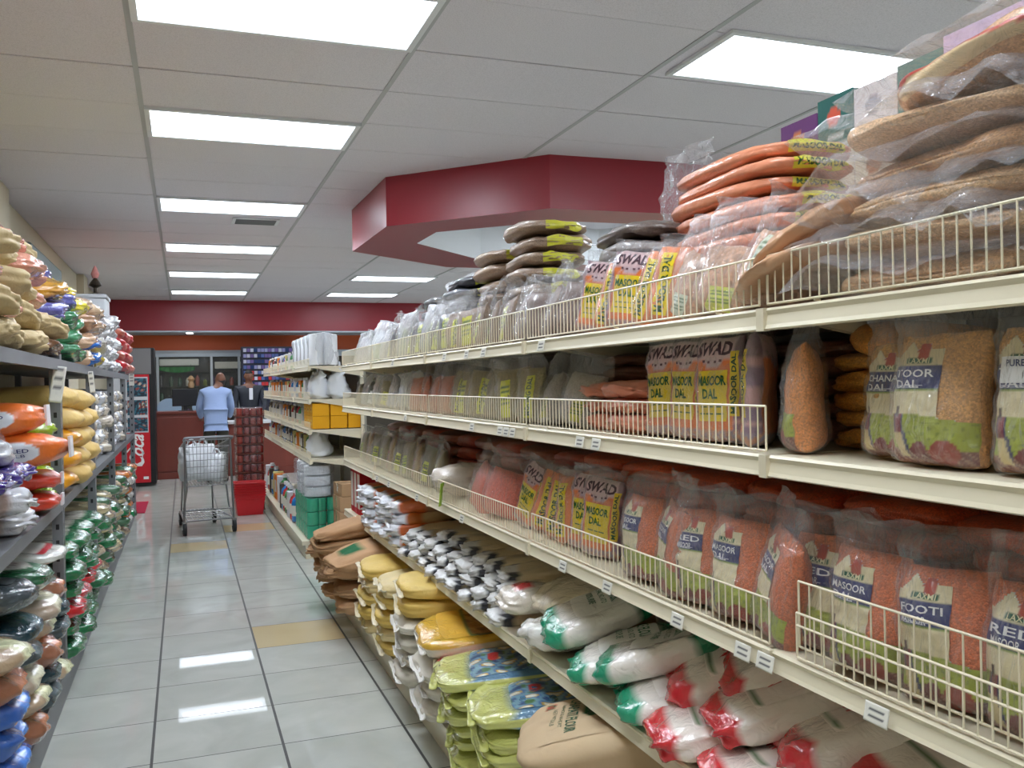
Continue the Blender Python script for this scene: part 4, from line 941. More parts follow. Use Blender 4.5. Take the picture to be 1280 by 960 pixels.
for c in range(3):
    lp(lsack('purp', c % 2, (58, 40, 120), .22, .34, .08, m=m_gloss, wr=.012, name='snack_bag'), -.70, 3.30+c*.22, ZM+.215, j(14), j(8), 'shiny purple pack topping the silver ones on the rack, %s along' % ORD[c], 'bag of snacks', 'purple packs on the rack')
lp(lsack('silb', 0, (200, 200, 204), .26, .44, .12, m=m_gloss, wr=.012, name='rice_bag'), -.80, 3.66, ZM+.29, 8, 6, 'large silver bag slanting before the orange sacks', 'bag of rice', None)
# middle level beyond the first upright
TAN = (218, 184, 112)
for q in range(5):
    col = TAN if q > 2 else (232, 160, 34)
    o = lsack('tan' if q > 2 else 'yel', q % 2, col, .36, .44, .115, m=m_woven if q > 2 else m_print, n=3.0, wr=.004)
    lp(o, -.72+j(.015), 5.02, ZM+.06+q*.105, j(4), 0, '%s on the rack past the first upright, %s from the shelf' % (['golden tan rice sack', 'yellow boxy sack'][q < 3], ORD[q]), 'sack of rice', 'tan and yellow sacks past the upright')
for c in range(2):
    for q in range(5):
        lp(lsack('tan', (q+c) % 2, TAN, .36, .44, .115), -.72+j(.015), 5.45+c*.42, ZM+.06+q*.10, j(5), 0, 'tan rice sack in the middle level of the rack, %s layer of the %s tan pile' % (ORD[q], ['nearer', 'farther'][c]), 'sack of rice', 'tan sack piles')
WH = (214, 216, 222)
for c in range(8):
    for q in range(5):
        lp(lsack('wht%d' % (c % 2), q % 3, [WH, (216, 206, 190)][c % 2], .32, .42, .115, m=m_gloss, wr=.010), -.80+.02*(c > 2)+j(.02), 6.62+c*.42, ZM+.06+q*.098, j(7), j(4), 'white bag in the middle level of the rack, %s layer of pile %s past the second upright' % (ORD[q], ORD[c]), 'sack of rice', 'white bags in the middle level')
for c in range(3):
    for q in range(4):
        lp(lsack('mixr', (q+c) % 3, [(196, 170, 150), (150, 60, 56), (90, 100, 130)][(q+c) % 3], .30, .40, .11, m=m_gloss), -.80, 10.1+c*.38, ZM+.06+q*.1, j(7), 0, 'mixed coloured sack near the fridge, %s layer of pile %s in the middle level' % (ORD[q], ORD[c]), 'sack of rice', 'mixed sacks near the fridge')
# top level
BEI, PNK, BLU, YL, GN = (190, 168, 124), (204, 138, 116), (96, 96, 170), (232, 212, 60), (70, 140, 96)
cols = [[(4, BEI), 3.20], [(4, BEI), 3.5], [(5, BEI), 3.82], [(4, PNK), 4.14]]
def tcol(c, q):
    P = [[BEI, BEI, PNK, BEI, (150, 130, 120)], [BEI, PNK, BEI, BEI, (196, 186, 170)], [BEI, BEI, BEI, PNK, PNK], [BEI, BEI, PNK, PNK, BEI], [(120, 84, 60), BEI, BLU, (206, 150, 50), GN],
         [(170, 90, 60), GN, BLU, (206, 150, 50), BLU], [GN, GN, GN, BLU, YL], [(60, 120, 70), (120, 130, 80), GN, YL, YL], [(196, 160, 130), (196, 160, 130), (180, 140, 110), (200, 170, 140)],
         [(36, 100, 180), (30, 90, 170), (196, 160, 130), (206, 180, 150)], [(226, 200, 60), (206, 200, 190), (186, 150, 120), (200, 170, 140)]]
    return P[c][q]
NMC = {BEI: 'beige', PNK: 'salmon pink', BLU: 'violet blue', YL: 'bright yellow', GN: 'green', (150, 130, 120): 'grey brown', (196, 186, 170): 'pale grey', (120, 84, 60): 'dark brown', (206, 150, 50): 'amber', (170, 90, 60): 'rust', (60, 120, 70): 'deep green', (120, 130, 80): 'olive', (196, 160, 130): 'tan', (180, 140, 110): 'light brown', (200, 170, 140): 'pale tan', (36, 100, 180): 'shiny blue', (30, 90, 170): 'deep blue', (206, 180, 150): 'cream', (226, 200, 60): 'lemon', (206, 200, 190): 'off white', (186, 150, 120): 'dull tan'}
for c in range(11):
    yy = 3.22+c*.335; nl = 5 if c < 8 else 4
    for q in range(nl):
        cl_ = tcol(c, q); h = .094 if c < 4 else (.088 if c < 8 else .10)
        if c == 4 and q == 4: continue
        lp(lsack('top%d_%d_%d' % cl_, (q+c) % 2, cl_, .31, .44, h*1.12, m=m_gloss if cl_ not in (BEI,) else m_woven, wr=.009, name='rice_bag'), -.75+j(.04)-(.05 if q == 4 else 0)+(.03 if c > 7 else 0), yy, ZT+.055+q*h, j(14), j(9),
           '%s bag on top of the steel rack, %s layer of pile %s from the viewer' % (NMC[cl_], ORD[q], ORD[c]), 'bag of rice', 'bags piled on top of the rack')
for c in range(7):
    for q in range(4 if c < 5 else 5):
        lp(lsack('twh', (q+c) % 3, (214, 214, 216), .33, .44, .12, m=m_gloss, wr=.014), -.78+j(.03), 6.95+c*.36, ZT+.06+q*.10, j(10), j(6), 'crumpled white sack on top of the rack, %s layer of white pile %s' % (ORD[q], ORD[c]), 'sack of rice', 'white sacks on top of the rack')
for c in range(4):
    for q in range(4):
        lp(lsack('trd', (q+c) % 2, (200, 44, 52) if (q+c) % 2 == 0 else (196, 110, 90), .36, .5, .13, m=m_print, wr=.006), -.78+j(.02), 9.6+c*.38, ZT+.07+q*.11, j(6), 4, '%s sack on top of the rack near the fridge, %s layer of red pile %s' % (['red', 'faded red'][(q+c) % 2], ORD[q], ORD[c]), 'sack of rice', 'red sacks on top of the rack')
def foambox(v):
    r = root('foam_box'); b = MB(); b.box((-.22, -.16, 0), (.22, .16, .20), bev=.012).build('box_body', mat('white_foam', (214, 216, 220), .7), r)
    MB().box((-.23, -.17, .20), (.23, .17, .235), bev=.01).build('lid', mat('foam_lid', (206, 208, 212), .7), r); return r
put(foambox(0), -.80, 8.95, ZT+.47, RL); o = [x for x in C.objects if x.name.startswith('foam_box')][0]; props(o, 'white lidded foam box on top of the crumpled white sacks', 'foam box')
o = root('ornament'); b = MB(); b.lathe([(.10, 0), (.11, .02), (.02, .04), (.02, .10), (.07, .13), (.05, .17), (.015, .22)], n=14).build('base', mat('dark_bronze', (70, 60, 50), .4, .5), o)
MB().lathe([(.03, .0), (.045, .05), (.02, .12), (.004, .15)], (0, 0, .22), n=12).build('pink_top', mat('faded_pink', (200, 130, 124), .6), o)
o.scale = (.8, .8, .75); o.location = (-.74, 8.95, ZT+.706); props(o, 'small dark ornament with a pink top on the white foam box', 'ornament')
# bottom level
def gw(x, y, z):
    if y < -.6: return (28, 110, 66)
    return (226, 220, 206) if abs(z) > .2 else (40, 120, 70)
def rg(x, y, z): return (200, 34, 44) if abs(z) < .45 or y < -.75 else ((40, 96, 56) if abs(x) < .6 and y < .6 else (226, 224, 214))
for c in range(4):
    for q in range(5):
        col = [(176, 156, 136), (150, 96, 70), (62, 74, 78), (186, 160, 130), (30, 60, 70)][(q*2+c) % 5]
        if c == 0 and q < 3: col = (50, 96, 176)
        lp(lsack('lo%d_%d_%d' % col, q % 2, (lambda cc: (lambda x, y, z: cc if not (y < -.55 and abs(x) < .4) else tuple(min(240, int(k*1.5)) for k in cc)))(col), .34, .46, .105, m=m_gloss, wr=.006), -.755+j(.02), 3.42+c*.36, ZL+.055+q*.092, j(6), 0,
           'dull coloured rice bag low on the near bay of the rack, %s layer of pile %s' % (ORD[q], ORD[c]), 'bag of rice', 'low bags in the near bay')
o = lsack('flag', 0, (214, 214, 206), .40, .5, .10, m=m_gloss, n=3.4, wr=.004, label=('top', (-.8, -.9, .8, .9), lambda s, t: (206, 30, 44) if t < .12 or t > .93 else ((46, 104, 60) if .2 < s < .85 and .3 < t < .85 else (232, 230, 222)), 20, 24))
lp(o, -.76, 4.42, ZL+.58, 0, 4, 'red, white and green rice bag lying on top of the low pile by the upright', 'bag of rice', None)
o = lsack('charc', 0, (66, 76, 82), .40, .46, .13, m=m_gloss, n=3.2, wr=.005, label=('top', (-.7, -.8, .7, .6), lambda s, t: (196, 202, 204) if ((s-.5)/.3)**2+((t-.5)/.3)**2 < 1 else (66, 76, 82), 20, 20))
lp(o, -.76, 3.72, ZL+.565, 0, 4, 'charcoal rice bag with a pale emblem on the near low pile', 'bag of rice', None)
o = lsack('oval', 0, (40, 96, 62), .34, .46, .11, m=m_gloss, n=3.2, wr=.005, label=('top', (-.9, -.9, .9, .9), lambda s, t: ((120, 50, 60) if ((s-.5)/.3)**2+((t-.5)/.25)**2 < 1 and int(s*16) % 2 else (226, 222, 214)) if ((s-.5)/.42)**2+((t-.5)/.38)**2 < 1 else (40, 110, 66), 24, 24))
lp(o, -.74, 4.05, ZL+.56, 0, 8, 'green bag with striped oval emblem beside the charcoal bag', 'bag of rice', None)
for c in range(4):
    for q in range(6):
        col = gw if q not in (2,) else rg
        lp(lsack('gw%d' % (q == 2), (c+q) % 2, col, .36, .48, .10, m=m_gloss, wr=.006), -.735+j(.03), 4.90+c*.38, ZL+.055+q*.092, j(5), 0, '%s rice bag low on the second bay of the rack, %s layer of pile %s' % (['green ended', 'red edged'][q == 2], ORD[q], ORD[c]), 'bag of rice', 'green ended bags low on the rack')
for c in range(9):
    for q in range(6):
        v_ = (c*2+q) % 4
        col = [gw, (206, 190, 150), (190, 170, 140), (70, 110, 80)][v_] if c < 6 else [gw, (206, 120, 60), (226, 222, 216), (60, 120, 80)][v_]
        lp(lsack('fr%d%d' % (c < 6, v_), q % 2, col, .34, .46, .10, m=m_gloss, wr=.006), -.73+j(.03), 6.55+c*.41, ZL+.055+q*.092, j(5), 0, 'pale and green rice bag low on the far bays of the rack, %s layer of pile %s' % (ORD[q], ORD[c]), 'bag of rice', 'low bags in the far bays')
# paper tags on the rack
def ptag(x, y, z, w, h, nm, rot=0):
    o = link('paper_sign', patch('paper_sign', lambda s, t: np.stack([w*(s-.5), .004*np.sin(t*5)+0*s, -h*(1-t)], -1), m_paper, lambda s, t: (224, 222, 214) if not (.2 < s < .8 and int(t*11) % 3 == 1 and t > .2) else (110, 110, 112), 8, 12))
    so = o.modifiers.new('thick', 'SOLIDIFY'); so.thickness = .001; o.location = (x, y, z); o.rotation_euler = (0, rot, .1); props(o, nm, 'paper sign')
ptag(-.535, 4.60, 1.56, .055, .17, 'white paper sign with grey lines hanging at the first rack upright', .15)
ptag(-.535, 6.0, 1.56, .03, .13, 'narrow white paper strip hanging from the top rack beam', -.1)
ptag(-.50, 9.9, 1.60, .05, .12, 'small white paper tag by the red sacks at the fridge', 0)
# wall mounted air unit
r = empty('wall_air_unit', 'grey green box unit fixed high on the wall above the rack', 'air unit', loc=(-1.32, 8.0, 2.28))
MB().box((.0, 0, 0), (.20, 1.9, .36), bev=.02).build('housing', mat('grey_green_housing', (58, 78, 72), .5), r)
s_ = MB()
for k in range(4): s_.box((.198, .08, .05+k*.03), (.206, 1.82, .062+k*.03))
s_.build('vent_grille', m_black, r)
# ================================================================ goods on the household shelving
def towel(v):
    r = root('paper_towel_pack'); b = MB()
    for a in (-.06, .06):
        for c in (-.06, .06): b.lathe([(.02, 0), (.058, .004), (.06, .02), (.06, .25), (.055, .265), (.02, .262)], (a, c, 0), 16, lin((238, 240, 244)))
    b.build('paper_rolls', m_paper, r, True)
    link('wrap', pillow_mesh('wrap', Pillow(.27, .28, .25, v, pb=14, pt=14, settle=0, wr=.003), m_haze, (240, 242, 246), 14, 14), r); return r
for k in range(5): put(get('towel', 0, towel), 1.12, 7.74+k*.27, D2[0]+.006, RZ); 
TW = [o for o in C.objects if o.name.startswith('paper_towel_pack')]
for k, o in enumerate(TW): props(o, 'white wrapped pack of paper towel rolls on the household top shelf, %s from the near end' % ORD[k], 'paper towels', 'paper towel packs')
def small(v):
    col, kind = [((226, 130, 40), 0), ((40, 120, 190), 1), ((214, 214, 220), 0), ((190, 40, 44), 1), ((60, 140, 80), 1), ((90, 80, 70), 0), ((206, 190, 120), 0), ((60, 60, 66), 1)][v]
    if kind:
        r = root('bottle'); MB().lathe([(.0, 0), (.033, .003), (.036, .02), (.036, .12), (.028, .145), (.012, .16), (.012, .172)], n=14, col=lin(col)).build('bottle_body', m_gloss, r, True)
        MB().lathe([(.015, .172), (.015, .195), (.0, .197)], n=12, col=lin((230, 230, 230))).build('cap', m_ink, r); MB().lathe([(.0364, .04), (.0368, .045), (.0368, .10), (.0364, .105)], n=14, col=lin((230, 226, 214))).build('label', m_ink, r)
    else:
        r = root('packet'); MB().box((-.045, -.035, 0), (.045, .035, .17), lin(col), bev=.004).build('packet_body', m_card, r)
        MB().box((-.036, -.0362, .05), (.036, -.0350, .13), lin((228, 224, 214))).build('label', m_card, r)
    return r
KN = ['orange box', 'blue bottle', 'white box', 'red bottle', 'green bottle', 'brown box', 'pale yellow box', 'black bottle']
SH = ['top', 'second', 'third', 'fourth']
for q, z in enumerate(D2):
    y = 9.25 if q == 0 else (8.25 if q == 1 else (8.55 if q == 2 else 8.35)); c = 0
    while y < 12.0:
        v = RND.randrange(8)
        o = get('small', v, small); put(o, 1.07+j(.012), y, z+.004, RZ+j(.1), s=.95); props(o, 'small %s on the household %s shelf, %s from the near side' % (KN[v], SH[q], ORD[min(c, 32)]), 'household item', 'small goods on the household %s shelf' % SH[q]); y += .118; c += 1
def plasticbag(v, W=.26, H=.24, T=.16, m=None, handles=True):
    r = root('plastic_bag'); S = Pillow(W, H, T, 700+v, pb=5, pt=1.6, settle=.8, wr=.012)
    link('bag_body', pillow_mesh('bag_body', S, m or m_whitebag, (232, 234, 238), 18, 20), r)
    if handles:
        for sg in (-1, 1):
            b = MB(); pts = [(sg*W*.16+.03*math.cos(a)*1.0, .01*sg, H*.93+.055*math.sin(a)) for a in np.linspace(0, PI, 9)]; b.tube(pts, .008, 6, lin((236, 238, 240))); b.build('handle', m_whitebag, r, True)
    return r
m_whitebag = mat('thin_white_plastic', (228, 231, 236), .35, bump=.7, bumpscale=18, coat=.3)
for k, (yy, xx, zz, s_) in enumerate([(7.80, 1.10, D2[1], 1), (8.02, 1.12, D2[1], .95), (7.90, 1.10, D2[3], 1.05), (8.12, 1.12, D2[3], .9), (7.72, 1.24, D2[1], 1.1)]):
    o = get('pbag', k % 2, plasticbag); put(o, xx, yy, zz+.006, RZ+j(.5), s=s_); props(o, 'white plastic bag of goods on the household %s shelf, %s' % (['second', 'second', 'fourth', 'fourth', 'second'][k], ['nearest', 'behind the nearest', 'nearest', 'behind the nearest', 'deepest in'][k]), 'plastic bag', 'white plastic bags on the household shelving')
def ybox(v):
    r = root('carton'); MB().box((-.09, -.07, 0), (.09, .07, .105), lin((232, 166, 22)), bev=.003).build('carton_body', m_card, r)
    MB().box((-.07, -.0712, .03), (.07, -.0700, .075), lin((236, 190, 70))).box((-.02, -.0716, .045), (.02, -.0712, .06), lin((200, 90, 30))).build('printed_panel', m_card, r); return r
n_ = 0
for a in range(2):
    for q in range(2):
        for c in range(3):
            o = get('ybox', 0, ybox); put(o, 1.08+a*.15, 7.70+c*.19, D2[2]+.006+q*.107, RZ); props(o, 'orange yellow carton on the household third shelf, %s %s, %s from the near end' % (['front', 'back'][a], ['lower', 'upper'][q], ORD[c]), 'carton', 'orange yellow cartons')
for a in range(3):
    for q in range(2):
        o = get('ybox', 0, ybox); put(o, 1.38, 7.70+a*.19, D2[2]+.006+q*.107, RZ); props(o, 'orange yellow carton against the panel on the household third shelf, %s, %s in' % (['lower', 'upper'][q], ORD[a]), 'carton', 'orange yellow cartons')
# bottom: tissue rolls, foam plates, bottles, boxes
def tp(v):
    r = root('tissue_roll_pack'); b = MB()
    for a in (-.055, .055): b.lathe([(.02, 0), (.05, .003), (.054, .015), (.054, .10), (.05, .112), (.02, .11)], (a, 0, 0), 14, lin((60, 168, 132)))
    b.build('wrapped_rolls', m_gloss, r, True); return r
for c in range(4):
    for q in range(3):
        o = get('tp', 0, tp); put(o, 1.0, 7.70+c*.215, .156+q*.114, RZ); props(o, 'green wrapped tissue roll pair on the household bottom shelf, %s layer, %s from the near end' % (ORD[q], ORD[c]), 'tissue rolls', 'green tissue roll packs')
        if c == 0:
            o = get('tp', 0, None); put(o, 1.12, 7.68, .156+q*.114, 0); props(o, 'green wrapped tissue roll pair turned to the end of the bottom shelf, %s layer' % ORD[q], 'tissue rolls', 'green tissue roll packs')
            o = get('tp', 0, None); put(o, 1.345, 7.68, .156+q*.114, 0); props(o, 'green wrapped tissue roll pair deepest in at the end of the bottom shelf, %s layer' % ORD[q], 'tissue rolls', 'green tissue roll packs')
def plates(v):
    r = root('plate_pack'); b = MB(); pr = [(.02, 0)]
    for k in range(9): pr += [(.112, .004+k*.009), (.105, .008+k*.009)]
    pr += [(.02, .082)]; b.lathe(pr, n=24, col=lin((232, 234, 238))); b.build('foam_plates', m_paper, r, True)
    link('wrap', pillow_mesh('wrap', Pillow(.27, .1, .25, 750+v, pb=12, pt=12, settle=0, wr=.004), m_film, (240, 242, 246), 12, 8), r); return r
k = 0
for c in range(3):
    for q in range(3):
        o = get('plates', 0, plates); put(o, 1.06, 7.76+c*.26, .502+q*.092, j(1)); props(o, 'clear wrapped stack of white foam plates above the green tissue rolls, %s layer, %s from the near end' % (ORD[q], ORD[c]), 'plates', 'foam plate packs')
for k in range(8):
    o = get('det', k % 2, lambda v: detergent(v)) if False else get('small', [1, 3, 2, 7, 4, 3, 1, 5][k], small); put(o, .99, 8.66+k*.16, .156, RZ+j(.1), s=1.5); props(o, 'large cleaning product on the household bottom shelf, %s from the tissue rolls' % ORD[k], 'household item', 'cleaning products on the bottom shelf')
for k in range(8):
    o = get('small', [4, 2, 0, 6, 1, 5, 3, 2][k], small); put(o, 1.02, 10.0+k*.25, .156, RZ+j(.1), s=1.7); props(o, 'large household product far along the bottom shelf, %s past the cleaning products' % ORD[k], 'household item', 'far products on the bottom shelf')
def cbox(v):
    w, d, h = [(.30, .30, .42), (.30, .26, .12), (.28, .26, .10)][v]
    r = root('cardboard_box'); MB().box((-w/2, -d/2, 0), (w/2, d/2, h), lin((176, 140, 104)), bev=.004).build('box_body', m_card, r)
    MB().box((-w/2-.001, -.02, h*.2), (w/2+.001, .02, h+.001), lin((196, 170, 130))).build('packing_tape', m_gloss, r); return r
for k, (v, z) in enumerate([(0, 0.001), (1, .425), (2, .548)]):
    o = cbox(v); put(o, 1.30, 7.34, z, .05*k); props(o, ['tall brown cardboard box on the floor between the two shelving runs', 'flat cardboard box on the tall one', 'small cardboard box topmost of the stack'][k], 'cardboard box', None)
# red baskets with wrapped stack behind
m_redpl = mat('red_plastic', (206, 30, 40), .35)
def basket(v):
    r = root('shopping_basket'); b = MB(); H = .22; n = 4
    ring = lambda w, d, z: [(-w, -d, z), (w, -d, z), (w, d, z), (-w, d, z)]
    V = ring(.135, .10, 0)+ring(.165, .125, H)+ring(.160, .12, H)+ring(.130, .095, .006)
    F = [(3, 2, 1, 0)]+[(i, (i+1) % 4, 4+(i+1) % 4, 4+i) for i in range(4)]+[(4+i, 4+(i+1) % 4, 8+(i+1) % 4, 8+i) for i in range(4)]+[(8+i, 8+(i+1) % 4, 12+(i+1) % 4, 12+i) for i in range(4)]+[(12, 13, 14, 15)]
    b.add(V, F, lin((206, 30, 40))); b.tube([(-.17, -.13, H), (.17, -.13, H), (.17, .13, H), (-.17, .13, H)], .007, 6, lin((206, 30, 40)), True)
    b.tube([(-.163, -.123, H-.04), (.163, -.123, H-.04), (.163, .123, H-.04), (-.163, .123, H-.04)], .004, 5, lin((206, 30, 40)), True); b.build('basket_body', m_redpl, r)
    MB().tube([(-.165, .0, H), (-.168, -.06, H+.01), (-.14, -.115, H+.012), (.14, -.115, H+.012), (.168, -.06, H+.01), (.165, 0, H)], .005, 6).build('handle', m_redpl, r, True)
    return r
for k in range(6): o = get('basket', 0, basket); put(o, .672, 10.55, .002+k*.028, .06); props(o, 'red plastic shopping basket, %s in the nested stack on the floor' % ['lowest', 'second', 'third', 'fourth', 'fifth', 'topmost'][k], 'basket', 'nested red baskets')
def tray(v):
    r = root('jar_tray'); b = MB()
    for a in range(4):
        for c in range(3): b.lathe([(.0, 0), (.036, .002), (.038, .015), (.038, .075), (.034, .085), (.0, .087)], (-.1125+a*.077, -.08+c*.078, .012), 10, lin((132, 44, 40) if (a+c) % 2 else (150, 62, 52)))
    b.build('jars', m_gloss, r, True); MB().box((-.158, -.122, 0), (.158, .122, .010), lin((120, 60, 50))).build('tray_base', m_card, r)
    link('wrap', pillow_mesh('wrap', Pillow(.335, .108, .27, 780, pb=14, pt=14, settle=0, wr=.003), m_film, (240, 242, 246), 10, 8), r); return r
for k in range(11): o = get('tray', 0, tray); put(o, .71, 10.95, .002+k*.1095, .04+j(.02)); props(o, 'shrink wrapped tray of red brown jars in the tall floor stack, %s from the floor' % ORD[k], 'tray of jars', 'tall stack of jar trays')
# ================================================================ shopping cart
ct = empty('shopping_cart', 'wire shopping cart with shopping bags standing in the aisle', 'shopping cart', loc=(.165, 9.66, 0), rz=.14)
def loop(y, w, z): return [(-w, y, z)]
b = MB(); r_ = .0045
TOP = [(-.215, -.33, .93), (.215, -.33, .93), (.17, .42, .80), (-.17, .42, .80)]; BOT = [(-.185, -.26, .47), (.185, -.26, .47), (.145, .36, .52), (-.145, .36, .52)]
def lerp(a, c, t): return tuple(a[i]+(c[i]-a[i])*t for i in range(3))
b.tube(TOP, .007, 6, closed=True)
for t in (0, .14, .28, .42, .56, .7, .85): b.tube([lerp(BOT[i], TOP[i], t) for i in range(4)], .0034 if t else .005, 5, closed=True)
for e in range(4):
    n = 12 if e % 2 == 0 else 20
    for k in range(n): t = k/n; b.tube([lerp(BOT[e], BOT[(e+1) % 4], t), lerp(TOP[e], TOP[(e+1) % 4], t)], .0026, 4, caps=False)
for k in range(1, 12): t = k/12; b.tube([lerp(BOT[0], BOT[1], t), lerp(BOT[3], BOT[2], t)], .0026, 4, caps=False)
b.build('basket', m_chrome, ct)
b = MB()
for sx in (-1, 1):
    b.tube([(sx*.215, -.33, .93), (sx*.22, -.345, .60), (sx*.235, -.35, .14)], .011, 8); b.tube([(sx*.185, -.25, .47), (sx*.215, -.20, .25), (sx*.235, -.33, .14)], .009, 8)
    b.tube([(sx*.235, -.35, .14), (sx*.17, .40, .15)], .010, 8); b.tube([(sx*.145, .34, .52), (sx*.16, .40, .15)], .009, 8)
b.tube([(-.17, .40, .15), (.17, .40, .15)], .009, 8); b.tube([(-.235, -.35, .14), (.235, -.35, .14)], .009, 8); b.tube([(-.235, -.35, .24), (.235, -.35, .24)], .006, 8)
b.build('frame', m_chrome, ct, True)
b = MB()
for k in range(9): t = (k+.5)/9; b.tube([(-.23+.46*t, -.34, .15), (-.165+.33*t, .39, .16)], .0035, 5)
for k in range(4): yy = -.2+k*.17; b.tube([(-.215+.01*k, yy, .155), (.215-.01*k, yy, .155)], .0035, 5)
b.build('lower_rack', m_chrome, ct)
MB().tube([(-.225, -.33, .93), (-.225, -.40, .955), (-.20, -.415, .96), (.20, -.415, .96), (.225, -.40, .955), (.225, -.33, .93)], .012, 8).build('handle', mat('grey_handle', (150, 152, 158), .4), ct, True)
for sx, sy in ((-1, -.36), (1, -.36), (-.72, .38), (.72, .38)):
    wb = MB(); wb.tube([(sx*.235-.014, sy, .062), (sx*.235+.014, sy, .062)], .060, 20); wo = wb.build('wheel', m_rubber, ct, True)
    fb = MB(); fb.box((sx*.235-.022, sy-.012, .062), (sx*.235-.016, sy+.012, .135)).box((sx*.235+.016, sy-.012, .062), (sx*.235+.022, sy+.012, .135)).box((sx*.235-.022, sy-.014, .13), (sx*.235+.022, sy+.014, .14)); fb.build('caster_fork', m_chrome, ct)
for k, (dx, dy, dz, s_, rz) in enumerate([(-.055, -.02, .535, 1.25, .2), (.075, -.06, .52, 1.05, -.2)]):
    c_, s2 = math.cos(.14), math.sin(.14)
    o = plasticbag(5+k, .26, .26 if k == 0 else .24, .2); put(o, .165+dx*c_-dy*s2, 9.66+dx*s2+dy*c_, dz-.03, rz, s=s_*1.12); props(o, ['taller white plastic bag with open handles in the shopping cart', 'lower knotted white plastic bag in the shopping cart'][k], 'plastic bag', None)
    if k == 0: pass
# red floor mat
o = MB().box((-.15, -.55, 0), (.15, .55, .008), lin((170, 26, 60)), bev=.003).build('floor_mat', m_paper); o.location = (-.60, 11.75, .001); props(o, 'small crimson mat on the floor before the drinks fridge', 'mat')

# ================================================================ drinks fridge
fr = empty('drinks_fridge', 'red drinks fridge with white script lettering and black side', 'fridge', loc=(-.98, 14.25, 0))
m_redf = mat('fridge_red', (196, 26, 40), .35)
MB().box((0, 0, .04), (.575, .70, 2.05), bev=.008).build('cabinet', m_black, fr)
MB().box((0.0, -.016, 1.66), (.53, 0, 2.04), bev=.004).build('header_panel', mat('fridge_header', (120, 118, 120), .4), fr)
MB().box((0, -.03, .06), (.50, -.001, 1.655), bev=.006).build('door', m_redf, fr)
d_ = fr.children[-1] if False else [x for x in C.objects if x.name == 'door'][-1]
MB().box((.02, -.0335, .80), (.48, -.031, 1.62)).build('door_glass', mat('posters_behind_glass', (206, 208, 214), .25, coat=.5), d_)
def post_art(seed):
    g = np.random.default_rng(seed); w_ = waves(seed, 5, 8, 22, 2)
    def f(s, t):
        v = float(wav(w_, np.array([s, t])))
        return [(30, 44, 60), (46, 110, 130), (150, 60, 50), (196, 190, 170), (60, 90, 70)][int(abs(v)*2.6) % 5]
    return f
for (x0, z0, x1, z1, sd) in ((.20, 1.33, .47, 1.60, 3), (.20, 1.06, .47, 1.28, 4), (.20, .82, .47, 1.02, 9)):
    link('poster', patch('poster', lambda s, t, a=(x0, z0, x1, z1): np.stack([a[0]+(a[2]-a[0])*s, -.036+0*s, a[1]+(a[3]-a[1])*t], -1), m_ink, post_art(sd), 20, 20), d_)
ff = lambda s, t: np.stack([.02+.46*np.asarray(s, float), -.0325+0*np.asarray(s, float), .10+.68*np.asarray(t, float)+0*np.asarray(s, float)], -1)
text_on('lettering', 'Coca', ff, (.42, .30, .86, 1.0), (240, 240, 240), d_, .02, rot=90, shear=.45)
MB().tube([(.30, -.033, .66), (.16, -.033, .50), (.14, -.033, .36), (.26, -.033, .30), (.38, -.033, .36), (.40, -.033, .52), (.37, -.033, .60)], [.006, .012, .018, .020, .016, .010, .004], 6, lin((240, 240, 240))).build('white_swoosh', m_ink, d_, True)
MB().box((.40, -.0335, .11), (.47, -.031, .15), lin((232, 232, 232))).build('small_plate', m_ink, d_)
MB().box((.505, -.02, .06), (.57, 0, 1.655)).build('side_trim', m_black, fr)
for k, nm in enumerate(('yellow', 'white')): pass
# ================================================================ counter and what stands on it
m_wood = mat('reddish_wood', (122, 52, 40), .4, var=.15, stretch=(1, 1, .15), coat=.2)
cn = empty('service_counter', 'reddish brown wooden service counter at the far end', 'counter', loc=(-.46, 15.2, 0))
MB().box((0, .03, .06), (.80, .60, 1.03)).box((.82, .03, .06), (2.5, .60, .84)).build('counter_body', m_wood, cn)
MB().box((-.02, 0, 1.03), (.82, .64, 1.07), bev=.006).build('counter_top', m_wood, cn)
MB().box((.80, -.04, .84), (2.5, .64, .885), bev=.006).build('low_counter_top', mat('white_laminate', (222, 222, 226), .3), cn)
MB().box((.0, .0, 0), (2.5, .03, .10), bev=.004).build('kick_trim', m_wood, cn)
MB().box((.02, .012, .12), (.78, .03, .98), bev=.006).build('front_panel', m_wood, cn)
mo = empty('computer_monitor', 'black monitor seen from behind on the wooden counter', 'monitor', loc=(.02, 15.45, 1.07), rz=.12)
MB().box((-.20, -.02, .08), (.20, .02, .36), bev=.008).build('screen_housing', m_black, mo); MB().box((-.03, -.01, .01), (.03, .03, .12)).build('stand', m_black, mo); MB().box((-.11, -.08, 0), (.11, .08, .012), bev=.004).build('base', m_black, mo)
m_chair = mat('pale_blue_plastic', (150, 170, 190), .5)
